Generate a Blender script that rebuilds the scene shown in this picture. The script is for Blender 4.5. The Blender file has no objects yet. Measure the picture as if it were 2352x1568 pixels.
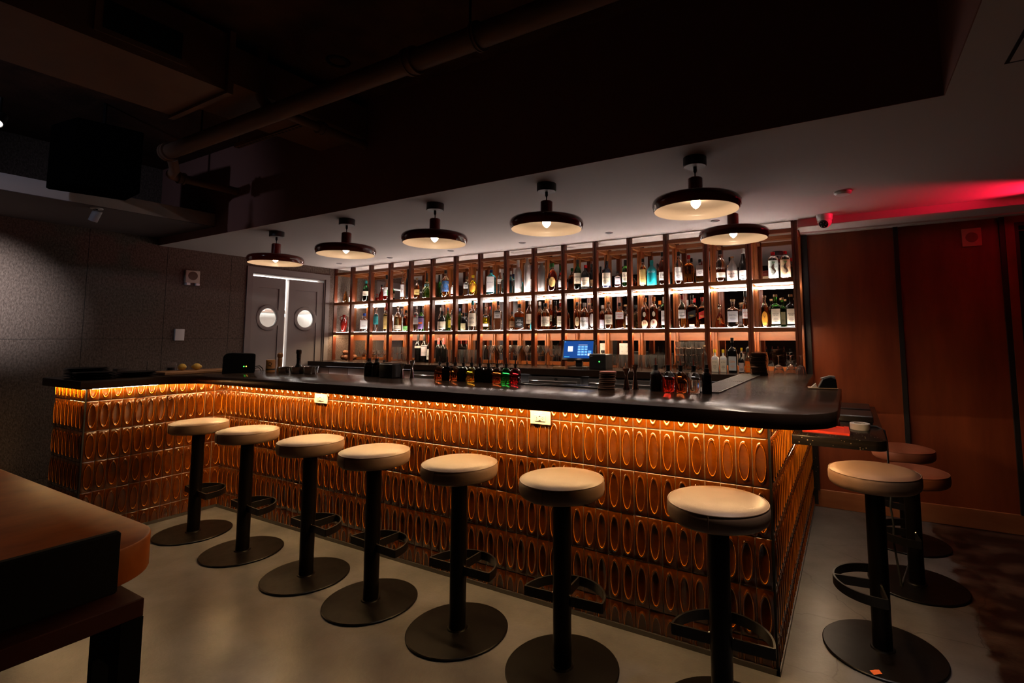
import bpy, bmesh, math, random
from mathutils import Vector, Matrix
random.seed(7)
S = bpy.context.scene
COL = S.collection
PI = math.pi
# ---------------------------------------------------------------- camera
YAW, PIT, ROL = -0.5164998, 0.0866050, -0.0025783
FOC, PX, PY = 1165.5109, 1287.2987, 674.4798
fw = Vector((math.sin(YAW)*math.cos(PIT), math.cos(YAW)*math.cos(PIT), math.sin(PIT)))
rt0 = Vector((math.cos(YAW), -math.sin(YAW), 0)); up0 = rt0.cross(fw)
rt = rt0*math.cos(ROL)+up0*math.sin(ROL); up = -rt0*math.sin(ROL)+up0*math.cos(ROL)
cd = bpy.data.cameras.new('camera'); cam = bpy.data.objects.new('camera', cd); COL.objects.link(cam)
cam.matrix_world = Matrix(((rt.x, up.x, -fw.x, 4.691), (rt.y, up.y, -fw.y, -2.400), (rt.z, up.z, -fw.z, 1.4), (0, 0, 0, 1)))
cd.sensor_width = 36; cd.lens = FOC/2352*36
cd.shift_x = -(PX-1176)/2352; cd.shift_y = -(784-PY)/2352
cd.clip_start = .02
S.camera = cam
# ---------------------------------------------------------------- world, exposure
w = bpy.data.worlds.new('night'); S.world = w; w.use_nodes = True
w.node_tree.nodes['Background'].inputs[0].default_value = (.9, .35, .3, 1)
w.node_tree.nodes['Background'].inputs[1].default_value = .0
S.view_settings.view_transform = 'Standard'; S.view_settings.look = 'None'
S.view_settings.exposure = 0.0; S.view_settings.gamma = 1.0; S.view_settings.use_curve_mapping = False
cy = S.cycles
cy.max_bounces = 10; cy.transmission_bounces = 8; cy.glossy_bounces = 6; cy.diffuse_bounces = 4
cy.sample_clamp_indirect = 3.0; cy.blur_glossy = .5
cy.caustics_reflective = False; cy.caustics_refractive = False
# strengths of the room's lamps and of the added fill lights
E_STRIP, E_SHELF, E_SHELF_LOW, E_SHELF_TOP, E_BULB, P_LAMP, E_KITCHEN, E_FILL_STRIP = 215., 48., 230., 110., 70., 6.5, 150., 12.
P_SPOT, P_COVE, P_FILL_DOWN, P_CAN, E_EXIT, P_EXIT = 170., 1., 24., 7., 14., 105.
# ---------------------------------------------------------------- materials
MATS = {}
def mat(name, col, rough=.5, metal=0., trans=0., ior=1.45, emit=None, es=0., col2=None, nscale=8., stretch=(1, 1, 1), bump=0., bscale=60., coat=0., spec=.5, contrast=(.35, .65), rough2=None):
    if name in MATS: return MATS[name]
    m = bpy.data.materials.new(name); m.use_nodes = True; MATS[name] = m
    nt = m.node_tree; b = nt.nodes['Principled BSDF']
    I = b.inputs
    I['Base Color'].default_value = (*col, 1); I['Roughness'].default_value = rough; I['Metallic'].default_value = metal
    I['Transmission Weight'].default_value = trans; I['IOR'].default_value = ior; I['Coat Weight'].default_value = coat; I['Coat Roughness'].default_value = .08
    I['Specular IOR Level'].default_value = spec
    if emit: I['Emission Color'].default_value = (*emit, 1); I['Emission Strength'].default_value = es
    if col2 or bump or rough2 is not None:
        tc = nt.nodes.new('ShaderNodeTexCoord'); mp = nt.nodes.new('ShaderNodeMapping'); mp.inputs['Scale'].default_value = stretch
        nt.links.new(tc.outputs['Object'], mp.inputs[0])
    if col2 or rough2 is not None:
        n = nt.nodes.new('ShaderNodeTexNoise'); n.inputs['Scale'].default_value = nscale; n.inputs['Detail'].default_value = 6; n.inputs['Roughness'].default_value = .6
        nt.links.new(mp.outputs[0], n.inputs['Vector'])
    if col2:
        r = nt.nodes.new('ShaderNodeValToRGB'); r.color_ramp.elements[0].position = contrast[0]; r.color_ramp.elements[1].position = contrast[1]
        r.color_ramp.elements[0].color = (*col, 1); r.color_ramp.elements[1].color = (*col2, 1)
        nt.links.new(n.outputs[0], r.inputs[0]); nt.links.new(r.outputs[0], I['Base Color'])
    if rough2 is not None:
        q = nt.nodes.new('ShaderNodeMapRange'); q.inputs[1].default_value = .3; q.inputs[2].default_value = .7; q.inputs[3].default_value = rough; q.inputs[4].default_value = rough2
        nt.links.new(n.outputs[0], q.inputs[0]); nt.links.new(q.outputs[0], I['Roughness'])
    if bump:
        n2 = nt.nodes.new('ShaderNodeTexNoise'); n2.inputs['Scale'].default_value = bscale; n2.inputs['Detail'].default_value = 4
        nt.links.new(mp.outputs[0], n2.inputs['Vector'])
        bp = nt.nodes.new('ShaderNodeBump'); bp.inputs['Strength'].default_value = bump; bp.inputs['Distance'].default_value = .004
        nt.links.new(n2.outputs[0], bp.inputs['Height']); nt.links.new(bp.outputs[0], I['Normal'])
    return m
def nodes(m): return m.node_tree, m.node_tree.nodes, m.node_tree.links, m.node_tree.nodes['Principled BSDF']
# ---------------------------------------------------------------- mesh builder
class MB:
    def __init__(s): s.v = []; s.f = []; s.m = []
    def add(s, vs, fs, mi=0, M=None):
        o = len(s.v)
        s.v += [tuple(M @ Vector(p)) if M else tuple(p) for p in vs]
        for f in fs: s.f.append(tuple(i+o for i in f)); s.m.append(mi)
    def box(s, x0, x1, y0, y1, z0, z1, mi=0, M=None, bev=0.):
        if bev:
            b = min(bev, (x1-x0)/2.01, (y1-y0)/2.01, (z1-z0)/2.01)
            s.prism(rrect(x0, x1, y0, y1, b, 2), z0, z1, mi, M, b); return
        s.add([(x0, y0, z0), (x1, y0, z0), (x1, y1, z0), (x0, y1, z0), (x0, y0, z1), (x1, y0, z1), (x1, y1, z1), (x0, y1, z1)],
              [(3, 2, 1, 0), (4, 5, 6, 7), (0, 1, 5, 4), (1, 2, 6, 5), (2, 3, 7, 6), (3, 0, 4, 7)], mi, M)
    def prism(s, pts, z0, z1, mi=0, M=None, bev=0.):
        n = len(pts)
        if bev:
            cx = sum(p[0] for p in pts)/n; cy_ = sum(p[1] for p in pts)/n
            def inset(d):
                out = []
                for i in range(n):
                    a, b, c = Vector(pts[i-1]), Vector(pts[i]), Vector(pts[(i+1) % n])
                    e1 = (b-a); e2 = (c-b)
                    if e1.length < 1e-7 or e2.length < 1e-7: out.append(tuple(b)); continue
                    e1.normalize(); e2.normalize(); nn = Vector((-e1.y-e2.y, e1.x+e2.x))
                    k = max(.35, 1+e1.dot(e2))
                    out.append(tuple(b+nn*d/k))
                return out
            i1 = inset(bev)
            rings = [(i1, z0), (pts, z0+bev), (pts, z1-bev), (i1, z1)]
        else: rings = [(pts, z0), (pts, z1)]
        vs = [(p[0], p[1], z) for r, z in rings for p in r]; fs = [tuple(range(n-1, -1, -1)), tuple(range((len(rings)-1)*n, len(rings)*n))]
        for k in range(len(rings)-1):
            for i in range(n): fs.append((k*n+i, k*n+(i+1) % n, (k+1)*n+(i+1) % n, (k+1)*n+i))
        s.add(vs, fs, mi, M)
    def lathe(s, pr, n=24, mi=0, M=None, mfun=None):
        vs = []; idx = []
        for r, z in pr:
            if r <= 1e-6: idx.append([len(vs)]*n); vs.append((0, 0, z))
            else:
                idx.append(list(range(len(vs), len(vs)+n))); vs += [(r*math.cos(2*PI*i/n), r*math.sin(2*PI*i/n), z) for i in range(n)]
        for k in range(len(pr)-1):
            fs = []
            for i in range(n):
                q = [idx[k][i], idx[k][(i+1) % n], idx[k+1][(i+1) % n], idx[k+1][i]]
                q2 = []
                for t in q:
                    if t not in q2: q2.append(t)
                if len(q2) > 2: fs.append(tuple(q2))
            o = len(s.v)
            mm = mfun(.5*(pr[k][1]+pr[k+1][1])) if mfun else mi
            if k == 0: base = o; s.v += [tuple(M @ Vector(p)) if M else p for p in vs]
            for f in fs: s.f.append(tuple(i+base for i in f)); s.m.append(mm)
    def cyl(s, x, y, z0, z1, r, n=24, mi=0, M=None, bev=0.):
        b = bev; T = Matrix.Translation((x, y, 0))
        if M: T = M @ T
        p = [(0, z0), (r-b, z0), (r, z0+b), (r, z1-b), (r-b, z1), (0, z1)] if b else [(0, z0), (r, z0), (r, z1), (0, z1)]
        s.lathe(p, n, mi, T)
    def tube(s, pts, r, n=10, mi=0, M=None, closed=False):
        P = [Vector(p) for p in pts]; m = len(P); vs = []; prev = None
        for i, p in enumerate(P):
            if closed: t = (P[(i+1) % m]-P[i-1]).normalized()
            else: t = (P[min(i+1, m-1)]-P[max(i-1, 0)]).normalized()
            if prev is None:
                a = Vector((0, 0, 1)) if abs(t.z) < .9 else Vector((1, 0, 0)); u = t.cross(a).normalized()
            else: u = (prev-t*prev.dot(t)).normalized()
            prev = u; v = t.cross(u)
            vs += [p+(u*math.cos(2*PI*k/n)+v*math.sin(2*PI*k/n))*r for k in range(n)]
        fs = []
        for i in range(m if closed else m-1):
            for k in range(n): fs.append((i*n+k, i*n+(k+1) % n, ((i+1) % m)*n+(k+1) % n, ((i+1) % m)*n+k))
        if not closed: fs += [tuple(range(n-1, -1, -1)), tuple(range((m-1)*n, m*n))]
        s.add(vs, fs, mi, M)
    def band(s, pts, h, t, closed=False, mi=0, M=None):
        # flat bar standing on edge along a path in the xy plane; z from 0 to h
        P = [Vector((p[0], p[1])) for p in pts]; m = len(P); L = []; R_ = []
        for i in range(m):
            d = (P[(i+1) % m]-P[i-1]) if closed else (P[min(i+1, m-1)]-P[max(i-1, 0)])
            d.normalize(); nn = Vector((-d.y, d.x))*t/2
            L.append(P[i]+nn); R_.append(P[i]-nn)
        vs = [(*p, 0) for p in L]+[(*p, 0) for p in R_]+[(*p, h) for p in L]+[(*p, h) for p in R_]; fs = []
        for i in range(m if closed else m-1):
            j = (i+1) % m
            fs += [(i, j, 2*m+j, 2*m+i)[::-1], (m+i, m+j, 3*m+j, 3*m+i), (2*m+i, 2*m+j, 3*m+j, 3*m+i)[::-1], (i, j, m+j, m+i)]
        if not closed: fs += [(0, m, 3*m, 2*m)[::-1], (m-1, 2*m-1, 4*m-1, 3*m-1)]
        s.add(vs, fs, mi, M)
    def build(s, name, mats, parent=None, loc=None, ang=35, rot=None):
        me = bpy.data.meshes.new(name); me.from_pydata(s.v, [], s.f)
        if not isinstance(mats, (list, tuple)): mats = [mats]
        for m in mats: me.materials.append(m)
        me.polygons.foreach_set('material_index', s.m)
        bm = bmesh.new(); bm.from_mesh(me); bmesh.ops.recalc_face_normals(bm, faces=bm.faces); bm.to_mesh(me); bm.free()
        me.shade_smooth(); me.set_sharp_from_angle(angle=math.radians(ang)); me.update()
        o = bpy.data.objects.new(name, me); COL.objects.link(o)
        if parent: o.parent = parent
        if loc: o.location = loc
        if rot: o.rotation_euler = rot
        return o
def rrect(x0, x1, y0, y1, r, n=4):
    P = []
    for cx, cy_, a in ((x1-r, y0+r, -90), (x1-r, y1-r, 0), (x0+r, y1-r, 90), (x0+r, y0+r, 180)):
        for i in range(n+1):
            t = math.radians(a+90*i/n); P.append((cx+r*math.cos(t), cy_+r*math.sin(t)))
    return P
def arc(cx, cy_, r, a0, a1, n): return [(cx+r*math.cos(math.radians(a0+(a1-a0)*i/n)), cy_+r*math.sin(math.radians(a0+(a1-a0)*i/n))) for i in range(n+1)]
def thing(name, label, cat, loc=(0, 0, 0), rz=0., group=None):
    o = bpy.data.objects.new(name, None); COL.objects.link(o); o.location = loc; o.rotation_euler = (0, 0, rz); o.empty_display_size = .05
    return tag(o, label, cat, group)
def tag(o, label, cat, group=None, kind=None):
    o['label'] = label; o['category'] = cat
    if group: o['group'] = group
    if kind: o['kind'] = kind
    return o
def struct(o): o['kind'] = 'structure'; return o
def copy_tree(o, parent=None):
    c = o.copy(); COL.objects.link(c)
    if parent: c.parent = parent
    for ch in list(o.children): copy_tree(ch, c)
    return c
def dup(root, loc, rz, label, group=None):
    r = copy_tree(root); r.location = loc; r.rotation_euler = (0, 0, rz); r['label'] = label
    if group: r['group'] = group
    return r
def text2d(s, size, align='CENTER'):
    cu = bpy.data.curves.new('lettering', 'FONT'); cu.body = s; cu.size = size; cu.align_x = align; cu.align_y = 'CENTER'; cu.resolution_u = 2
    o = bpy.data.objects.new('lettering', cu); COL.objects.link(o)
    bpy.context.view_layer.update()
    dg = bpy.context.evaluated_depsgraph_get(); me = o.evaluated_get(dg).to_mesh()
    vs = [tuple(v.co) for v in me.vertices]; fs = [tuple(p.vertices) for p in me.polygons]
    o.evaluated_get(dg).to_mesh_clear(); bpy.data.objects.remove(o); bpy.data.curves.remove(cu)
    return vs, fs
def add_text(mb, s, size, M, mi, wmax=None):
    vs, fs = text2d(s, size)
    if not vs: return
    wd = max(v[0] for v in vs)-min(v[0] for v in vs); k = min(1., wmax/wd) if wmax and wd else 1.
    mb.add([(v[0]*k, v[1]*k, 0) for v in vs], fs, mi, M)
def facing(loc, nx, ny):
    # matrix for flat things: local x to the right as seen from the front, local y up, local z towards (nx,ny)
    n = Vector((nx, ny, 0)).normalized(); r = Vector((-n.y, n.x, 0)); u = Vector((0, 0, 1))
    return Matrix(((r.x, u.x, n.x, loc[0]), (r.y, u.y, n.y, loc[1]), (r.z, u.z, n.z, loc[2]), (0, 0, 0, 1)))
# common materials
WOOD = mat('oiled_wood', (.135, .034, .007), .40, col2=(.25, .072, .015), nscale=5, stretch=(3, 3, .6), contrast=(.3, .7))
WOODX = mat('oiled_wood_rail', (.135, .034, .007), .40, col2=(.25, .072, .015), nscale=5, stretch=(.6, 3, 3), contrast=(.3, .7))
BLACK = mat('black_metal', (.012, .011, .011), .38, metal=.6, rough2=.5, nscale=30)
STEEL = mat('steel', (.52, .5, .48), .28, metal=1.)
CHROME = mat('polished_steel', (.7, .68, .66), .12, metal=1.)
PLASTIC_W = mat('white_plastic', (.78, .76, .73), .4)
PLASTIC_B = mat('black_plastic', (.012, .012, .013), .4)
RUBBER = mat('black_rubber', (.01, .01, .01), .7)
PAINT = mat('ceiling_paint', (.56, .49, .46), .8, bump=.05, bscale=150)
DARKPAINT = mat('upper_ceiling_paint', (.06, .026, .015), .85, col2=(.13, .062, .035), nscale=3, bump=.6, bscale=30)
PIPEPAINT = mat('pipe_paint', (.18, .10, .065), .6)
MIRROR = mat('mirror_silver', (.72, .70, .68), .01, metal=1.)
CLEAR = mat('clear_glass', (.96, .97, .97), .0, trans=1., ior=1.45)
PAPER = mat('paper', (.7, .62, .5), .7)
INK = mat('ink_black', (.01, .01, .01), .6)
GOLD = mat('gold_ink', (.6, .38, .1), .35, metal=.8)
# ================================================================ ROOM
ZC, ZU = 2.354, 3.15           # bar ceiling, upper ceiling
XL, XR, YF, YB = -1.44, 7.6, -5.2, 2.46
fm = mat('concrete_floor', (.062, .060, .062), .36, col2=(.150, .146, .149), nscale=2.6, bump=.16, bscale=70, rough2=.3, contrast=(.3, .7))
nt, N, L, B = nodes(fm)
# worn brown patch to the right of the bar end, with a wavy border, and hairline cracks
base = B.inputs['Base Color'].links[0].from_socket
tc = N.new('ShaderNodeTexCoord'); sx = N.new('ShaderNodeSeparateXYZ'); L.new(tc.outputs['Object'], sx.inputs[0])
wn = N.new('ShaderNodeTexNoise'); wn.inputs['Scale'].default_value = 4.5; wn.inputs['Detail'].default_value = 8; L.new(tc.outputs['Object'], wn.inputs['Vector'])
ma = N.new('ShaderNodeMath'); ma.operation = 'MULTIPLY_ADD'; ma.inputs[1].default_value = .34; L.new(wn.outputs[0], ma.inputs[0]); L.new(sx.outputs[0], ma.inputs[2])
st = N.new('ShaderNodeMapRange'); st.inputs[1].default_value = 5.33; st.inputs[2].default_value = 5.36; L.new(ma.outputs[0], st.inputs[0])
n3 = N.new('ShaderNodeTexNoise'); n3.inputs['Scale'].default_value = 6; n3.inputs['Detail'].default_value = 8; L.new(tc.outputs['Object'], n3.inputs['Vector'])
r3 = N.new('ShaderNodeValToRGB'); r3.color_ramp.elements[0].color = (.018, .009, .007, 1); r3.color_ramp.elements[1].color = (.12, .075, .055, 1); r3.color_ramp.elements[0].position = .45; r3.color_ramp.elements[1].position = .75
L.new(n3.outputs[0], r3.inputs[0])
mx = N.new('ShaderNodeMixRGB'); L.new(st.outputs[0], mx.inputs[0]); L.new(base, mx.inputs[1]); L.new(r3.outputs[0], mx.inputs[2])
vo = N.new('ShaderNodeTexVoronoi'); vo.feature = 'DISTANCE_TO_EDGE'; vo.inputs['Scale'].default_value = 1.5
wv = N.new('ShaderNodeMixRGB'); wv.inputs[0].default_value = .12; L.new(tc.outputs['Object'], wv.inputs[1]); L.new(wn.outputs[1], wv.inputs[2]); L.new(wv.outputs[0], vo.inputs['Vector'])
cr = N.new('ShaderNodeMapRange'); cr.inputs[1].default_value = .0; cr.inputs[2].default_value = .005; cr.inputs[3].default_value = .35; cr.inputs[4].default_value = 1.
L.new(vo.outputs['Distance'], cr.inputs[0])
gx = N.new('ShaderNodeMapRange'); gx.inputs[1].default_value = 4.0; gx.inputs[2].default_value = 4.4; L.new(sx.outputs[0], gx.inputs[0])
cm = N.new('ShaderNodeMixRGB'); cm.blend_type = 'MULTIPLY'; L.new(gx.outputs[0], cm.inputs[0]); L.new(mx.outputs[0], cm.inputs[1]); L.new(cr.outputs[0], cm.inputs[2])
L.new(cm.outputs[0], B.inputs['Base Color'])
g = MB(); g.box(XL, XR, YF, YB, -.1, 0); struct(g.build('floor', fm))
# wood wool panels on the left wall
wm = mat('wood_wool_panel', (.075, .052, .040), .9, col2=(.15, .11, .086), nscale=75, stretch=(1, 1, .6), bump=1., bscale=120, contrast=(.38, .62))
nt, N, L, B = nodes(wm)
tc = N.new('ShaderNodeTexCoord'); sx = N.new('ShaderNodeSeparateXYZ'); L.new(tc.outputs['Object'], sx.inputs[0])
def joint(sock, period, off, wdt):
    a = N.new('ShaderNodeMath'); a.operation = 'ADD'; a.inputs[1].default_value = -off+100*period; L.new(sock, a.inputs[0])
    b = N.new('ShaderNodeMath'); b.operation = 'PINGPONG'; b.inputs[1].default_value = period/2; L.new(a.outputs[0], b.inputs[0])
    c = N.new('ShaderNodeMath'); c.operation = 'GREATER_THAN'; c.inputs[1].default_value = wdt; L.new(b.outputs[0], c.inputs[0]); return c.outputs[0]
j1 = joint(sx.outputs[1], .63, .125, .0025); j2 = joint(sx.outputs[2], 1.2, 1.40, .002)
mu = N.new('ShaderNodeMath'); mu.operation = 'MULTIPLY'; L.new(j1, mu.inputs[0]); L.new(j2, mu.inputs[1])
mm = N.new('ShaderNodeMixRGB'); mm.inputs[1].default_value = (.02, .015, .012, 1); L.new(mu.outputs[0], mm.inputs[0]); L.new(B.inputs['Base Color'].links[0].from_socket, mm.inputs[2]); L.new(mm.outputs[0], B.inputs['Base Color'])
# door opening y 0.99..1.96, z 0..2.19
g = MB(); g.box(XL-.15, XL, YF, .99, 0, ZU); g.box(XL-.15, XL, 1.96, YB, 0, ZU); g.box(XL-.15, XL, .99, 1.96, 2.19, ZU)
struct(g.build('wall_left', wm))
MAHOG = mat('mahogany_panel', (.115, .021, .006), .4, col2=(.24, .052, .014), nscale=3.2, stretch=(2.2, 2.2, .35), contrast=(.25, .75))
g = MB(); g.box(XL-.15, XR, YB, YB+.12, 0, ZU); struct(g.build('wall_back', MAHOG))
DARKW = mat('dark_wall', (.05, .022, .016), .7, col2=(.075, .035, .025), nscale=3)
g = MB(); g.box(XR, XR+.12, YF, YB, 0, ZU); struct(g.build('wall_right', DARKW))
g = MB(); g.box(XL-.15, XR+.12, YF-.12, YF, 0, ZU); struct(g.build('wall_front', DARKW))
g = MB(); g.box(XL-.15, XR+.12, YF-.12, YB+.12, ZU, ZU+.1); struct(g.build('ceiling', DARKPAINT))
g = MB(); g.box(XL, XR, .04, YB, ZC, ZU, 0); g.box(5.062, XR, YF, .04, ZC, ZU, 0)
g.box(XL, 5.058, .036, .04, ZC, ZU, 1); g.box(5.058, 5.062, YF, .04, ZC, ZU, 1)
lowc = struct(g.build('ceiling', [PAINT, mat('soffit_red_shade', (.26, .12, .10), .8)]))  # reddish shade of the vertical soffit faces is put into their colour
g = MB(); g.box(XL, -.365, YF, .04, 2.434, 2.55); g.box(XL, -.366, YF, .036, 2.43, 2.434, 1); struct(g.build('ceiling', [PAINT, mat('bulkhead_under_shade', (.11, .085, .085), .8)]))  # thin bottom sheet carries the underside's shade as a darker colour
# bulkhead over the panelled wall, cornice step, battens, skirting
g = MB(); g.box(4.36, XR, 2.1, YB, 2.297, ZC); g.box(4.36, XR, 2.36, YB, 2.284, 2.297); struct(g.build('trim_1', PAINT))
BATTEN = mat('black_batten', (.008, .007, .007), .5)
for k, x0 in enumerate((4.362, 5.032, 5.69)):
    g = MB(); g.box(x0, x0+(.042 if k == 0 else .032), YB-.025, YB, .14 if k else .02, 2.288); struct(g.build('trim_%d' % (k+2), BATTEN))
g = MB(); g.box(4.37, 5.72, YB-.016, YB, 0, .14, bev=.003); struct(g.build('baseboard_back', mat('skirting_wood', (.26, .085, .03), .45, col2=(.36, .13, .05), nscale=4, stretch=(.5, 2, 2))))
# far right glazed door in the back wall
g = MB(); F = MAHOG
g.box(5.722, 5.775, YB-.03, YB, 0, 2.288); g.box(6.6, 6.66, YB-.03, YB, 0, 2.288); g.box(5.775, 6.6, YB-.03, YB, 2.235, 2.288)
d2 = struct(g.build('door_2', F))
g = MB(); g.box(5.775, 5.80, YB-.022, YB-.004, .05, 2.235); g.box(6.575, 6.6, YB-.022, YB-.004, .05, 2.235); g.box(5.8, 6.575, YB-.022, YB-.004, 2.21, 2.235); g.box(5.8, 6.575, YB-.022, YB-.004, 2.17, 2.178); g.box(5.8, 6.575, YB-.022, YB-.004, .05, .2)
g.build('door_leaf', BATTEN, d2)
g = MB(); g.box(5.8, 6.575, YB-.012, YB-.006, .2, 2.21); g.build('glass', mat('night_glass', (.004, .004, .005), .03), d2)
# ---------------------------------------------------------------- kitchen doors
DOORP = mat('door_paint', (.18, .152, .142), .5)
g = MB()
for (a, b, c, d) in ((.93, .99, 0, 2.19), (1.96, 2.02, 0, 2.19), (.93, 2.02, 2.19, 2.255)): g.box(XL-.0, XL+.018, a, b, c, d)
for (a, b, c, d) in ((.99, 1.005, 0, 2.19), (1.945, 1.96, 0, 2.19), (1.005, 1.945, 2.175, 2.19)): g.box(XL-.15, XL, a, b, c, d)
door = struct(g.build('door_1', DOORP))
def leaf(y0, y1, hinge_y, swing):
    # leaf modelled in the plane x=0 (front face x=+.02), porthole through it
    W = y1-y0; zc = 1.655; yc = (y0+y1)/2; rh = .125
    g = MB(); n = 48; zt = 2.148
    for xs in (.02, -.02):
        outer = []; inner = []
        for i in range(n):
            t = 2*PI*i/n; c, s_ = math.cos(t), math.sin(t)
            k = min(W/2/abs(c) if abs(c) > 1e-6 else 9, (.45)/abs(s_) if abs(s_) > 1e-6 else 9)
            outer.append((xs, yc+c*k, zc+s_*k)); inner.append((xs, yc+c*rh, zc+s_*rh))
        g.add(outer+inner, [(i, (i+1) % n, n+(i+1) % n, n+i) for i in range(n)])
        # exact corners
        for (ya, yb, za, zb) in ((y0, y1, .01, zc-.45), (y0, y1, zc+.45, zt)): g.add([(xs, ya, za), (xs, yb, za), (xs, yb, zb), (xs, ya, zb)], [(0, 1, 2, 3)])
        for sy in (-1, 1):
            for sz in (-1, 1):
                pts = [(xs, yc+sy*W/2, zc+sz*.45)]
                near = [p for p in outer if (p[1]-yc)*sy > 0 and (p[2]-zc)*sz > 0]
                a = max(near, key=lambda p: abs(p[1]-yc)*1e3-abs(abs(p[1]-yc)-W/2)*1e6+abs(p[2]-zc)); b = max(near, key=lambda p: -abs(abs(p[2]-zc)-.45)*1e6+abs(p[1]-yc)*1e3)
                g.add([pts[0], a, b], [(0, 1, 2)])
    g.add([(xx, yc+rh*math.cos(2*PI*i/n), zc+rh*math.sin(2*PI*i/n)) for xx in (.02, -.02) for i in range(n)], [(i, (i+1) % n, n+(i+1) % n, n+i) for i in range(n)])
    for (ya, yb) in ((y0, y0), (y1, y1)): g.add([(.02, ya, .01), (-.02, ya, .01), (-.02, ya, zt), (.02, ya, zt)], [(0, 1, 2, 3)])
    g.add([(.02, y0, zt), (-.02, y0, zt), (-.02, y1, zt), (.02, y1, zt)], [(0, 1, 2, 3)])
    # raised stiles and rails around the recessed panel
    for (ya, yb, za, zb) in ((y0, y0+.085, .01, zt), (y1-.085, y1, .01, zt), (y0+.085, y1-.085, zt-.13, zt), (y0+.085, y1-.085, .01, .2)): g.box(.02, .032, ya, yb, za, zb)
    piv = Matrix.Translation((XL-.045, hinge_y, 0)) @ Matrix.Rotation(swing, 4, 'Z') @ Matrix.Translation((0, -hinge_y, 0))
    g.v = [tuple(piv @ Vector(p)) for p in g.v]
    o = g.build('door_leaf', DOORP, door, ang=20)
    g = MB(); M = piv @ Matrix.Translation((.02, yc, zc)) @ Matrix.Rotation(PI/2, 4, 'Y')
    g.lathe([(rh-.012, -.006), (rh-.012, .016), (rh+.005, .022), (rh+.028, .018), (rh+.034, .0), (rh-.012, -.006)], 48, 0, M); g.build('porthole_ring', DOORP, o)
    g = MB(); g.lathe([(0, -.022), (rh, -.022), (rh, -.016), (0, -.016)], 48, 0, M); g.build('pane', CLEAR, o)
leaf(1.008, 1.436, 1.008, .07)
leaf(1.468, 1.942, 1.942, -.02)
# the bright kitchen behind the doors
KW = mat('kitchen_wall', (.8, .79, .77), .7)
g = MB(); g.box(-3.1, -3.0, .3, 2.9, 0, 2.5); g.box(-3.0, XL-.15, .3, .4, 0, 2.5); g.box(-3.0, XL-.15, 2.8, 2.9, 0, 2.5); g.box(-3.0, XL-.15, .4, 2.8, 2.5, 2.6); g.box(-3.0, XL-.15, .4, 2.8, -.1, 0)
struct(g.build('wall_kitchen', KW))
g = MB(); g.box(-2.6, -2.0, .9, 2.2, 2.47, 2.495)
tag(g.build('kitchen_ceiling_light', mat('kitchen_light', (1, 1, 1), .5, emit=(1, .96, .9), es=E_KITCHEN)), 'bright ceiling light panel in the kitchen behind the porthole doors', 'ceiling light')
g = MB(); g.box(-2.95, -2.6, .6, 2.6, 1.78, 1.82)
tag(g.build('kitchen_shelf', STEEL), 'steel shelf on the kitchen wall seen through the portholes', 'shelf')
# ---------------------------------------------------------------- overhead services
DUCT = mat('painted_duct', (.18, .085, .045), .6, col2=(.22, .11, .06), nscale=2)
t = thing('air_duct', 'large brown rectangular air duct hanging under the dark upper ceiling', 'duct')
g = MB(); g.box(1.095, 1.726, YF, -.915, 2.78, 3.11); g.build('duct_body', DUCT, t)
g = MB(); g.box(1.075, 1.746, -.955, -.925, 2.762, 3.125); g.build('flange', DUCT, t)
g = MB(); g.box(1.727, 1.738, -1.53, -1.15, 2.82, 3.01); gr = g.build('vent_frame', DUCT, t)
g = MB(); g.box(1.738, 1.741, -1.50, -1.18, 2.845, 2.985)
for i in range(9): g.box(1.7385, 1.7435, -1.495, -1.185, 2.85+i*.015, 2.854+i*.015)
g.build('grille', BATTEN, gr)
g = MB(); g.box(1.15, 1.68, -.915, .03, 2.86, 3.08); tag(g.build('narrow_duct', DUCT), 'narrower dark duct section continuing from the large duct to the bar soffit', 'duct')
def pipe(name, label, pts, r, clamps=()):
    t = thing(name, label, 'pipe')
    g = MB(); g.tube(pts, r, 20); g.build('pipe_run', PIPEPAINT, t, ang=60)
    for (c, ax, k) in clamps:
        g = MB(); M = Matrix.Translation(c) @ (Matrix.Rotation(PI/2, 4, 'Y') if ax == 'x' else Matrix.Rotation(PI/2, 4, 'X'))
        g.lathe([(r, -.03*k), (r+.014, -.03*k), (r+.014, -.012*k), (r+.008, -.01*k), (r+.008, .01*k), (r+.014, .012*k), (r+.014, .03*k), (r, .03*k)], 20, 0, M); g.build('coupling', PIPEPAINT, t)
    return t
big = pipe('sprinkler_pipe', 'thick brown pipe running along the ceiling in front of the soffit', [(.40, -.69, 2.75), (5.06, -.69, 2.75)], .052, [((2.89, -.69, 2.75), 'x', 1), ((.46, -.69, 2.75), 'x', 1), ((3.30, -.69, 2.75), 'x', .4)])
for x in (3.25, .9):
    g = MB(); g.cyl(x, -.69, 2.80, ZU, .006, 8); g.build('hanger_rod', BLACK, big)
p = [(-.02, .04, 2.712), (-.02, -.42, 2.712)]+[(.0+.06-.08*math.cos(math.radians(a)), -.42-.08*math.sin(math.radians(a)), 2.712) for a in range(15, 91, 15)]+[(.10, -.50, 2.73), (.34, -.62, 2.75)]
pipe('drain_pipe', 'brown elbowed pipe below the left end of the thick ceiling pipe', p, .034, [((-.02, -.40, 2.712), 'y', .8)])
p = [(1.66, -.73, ZU), (1.66, -.73, 2.90)]+[(1.66, -.65-.08*math.cos(math.radians(a)), 2.89-.08*math.sin(math.radians(a))) for a in range(0, 91, 15)]+[(1.66, .04, 2.81)]
pipe('vertical_elbow_pipe', 'slim brown pipe dropping from the ceiling and turning over the thick pipe', p, .03, [((1.66, -.32, 2.81), 'y', .8), ((1.66, -.73, 2.94), 'z', .6)] if False else [((1.66, -.32, 2.81), 'y', .8)])
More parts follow.
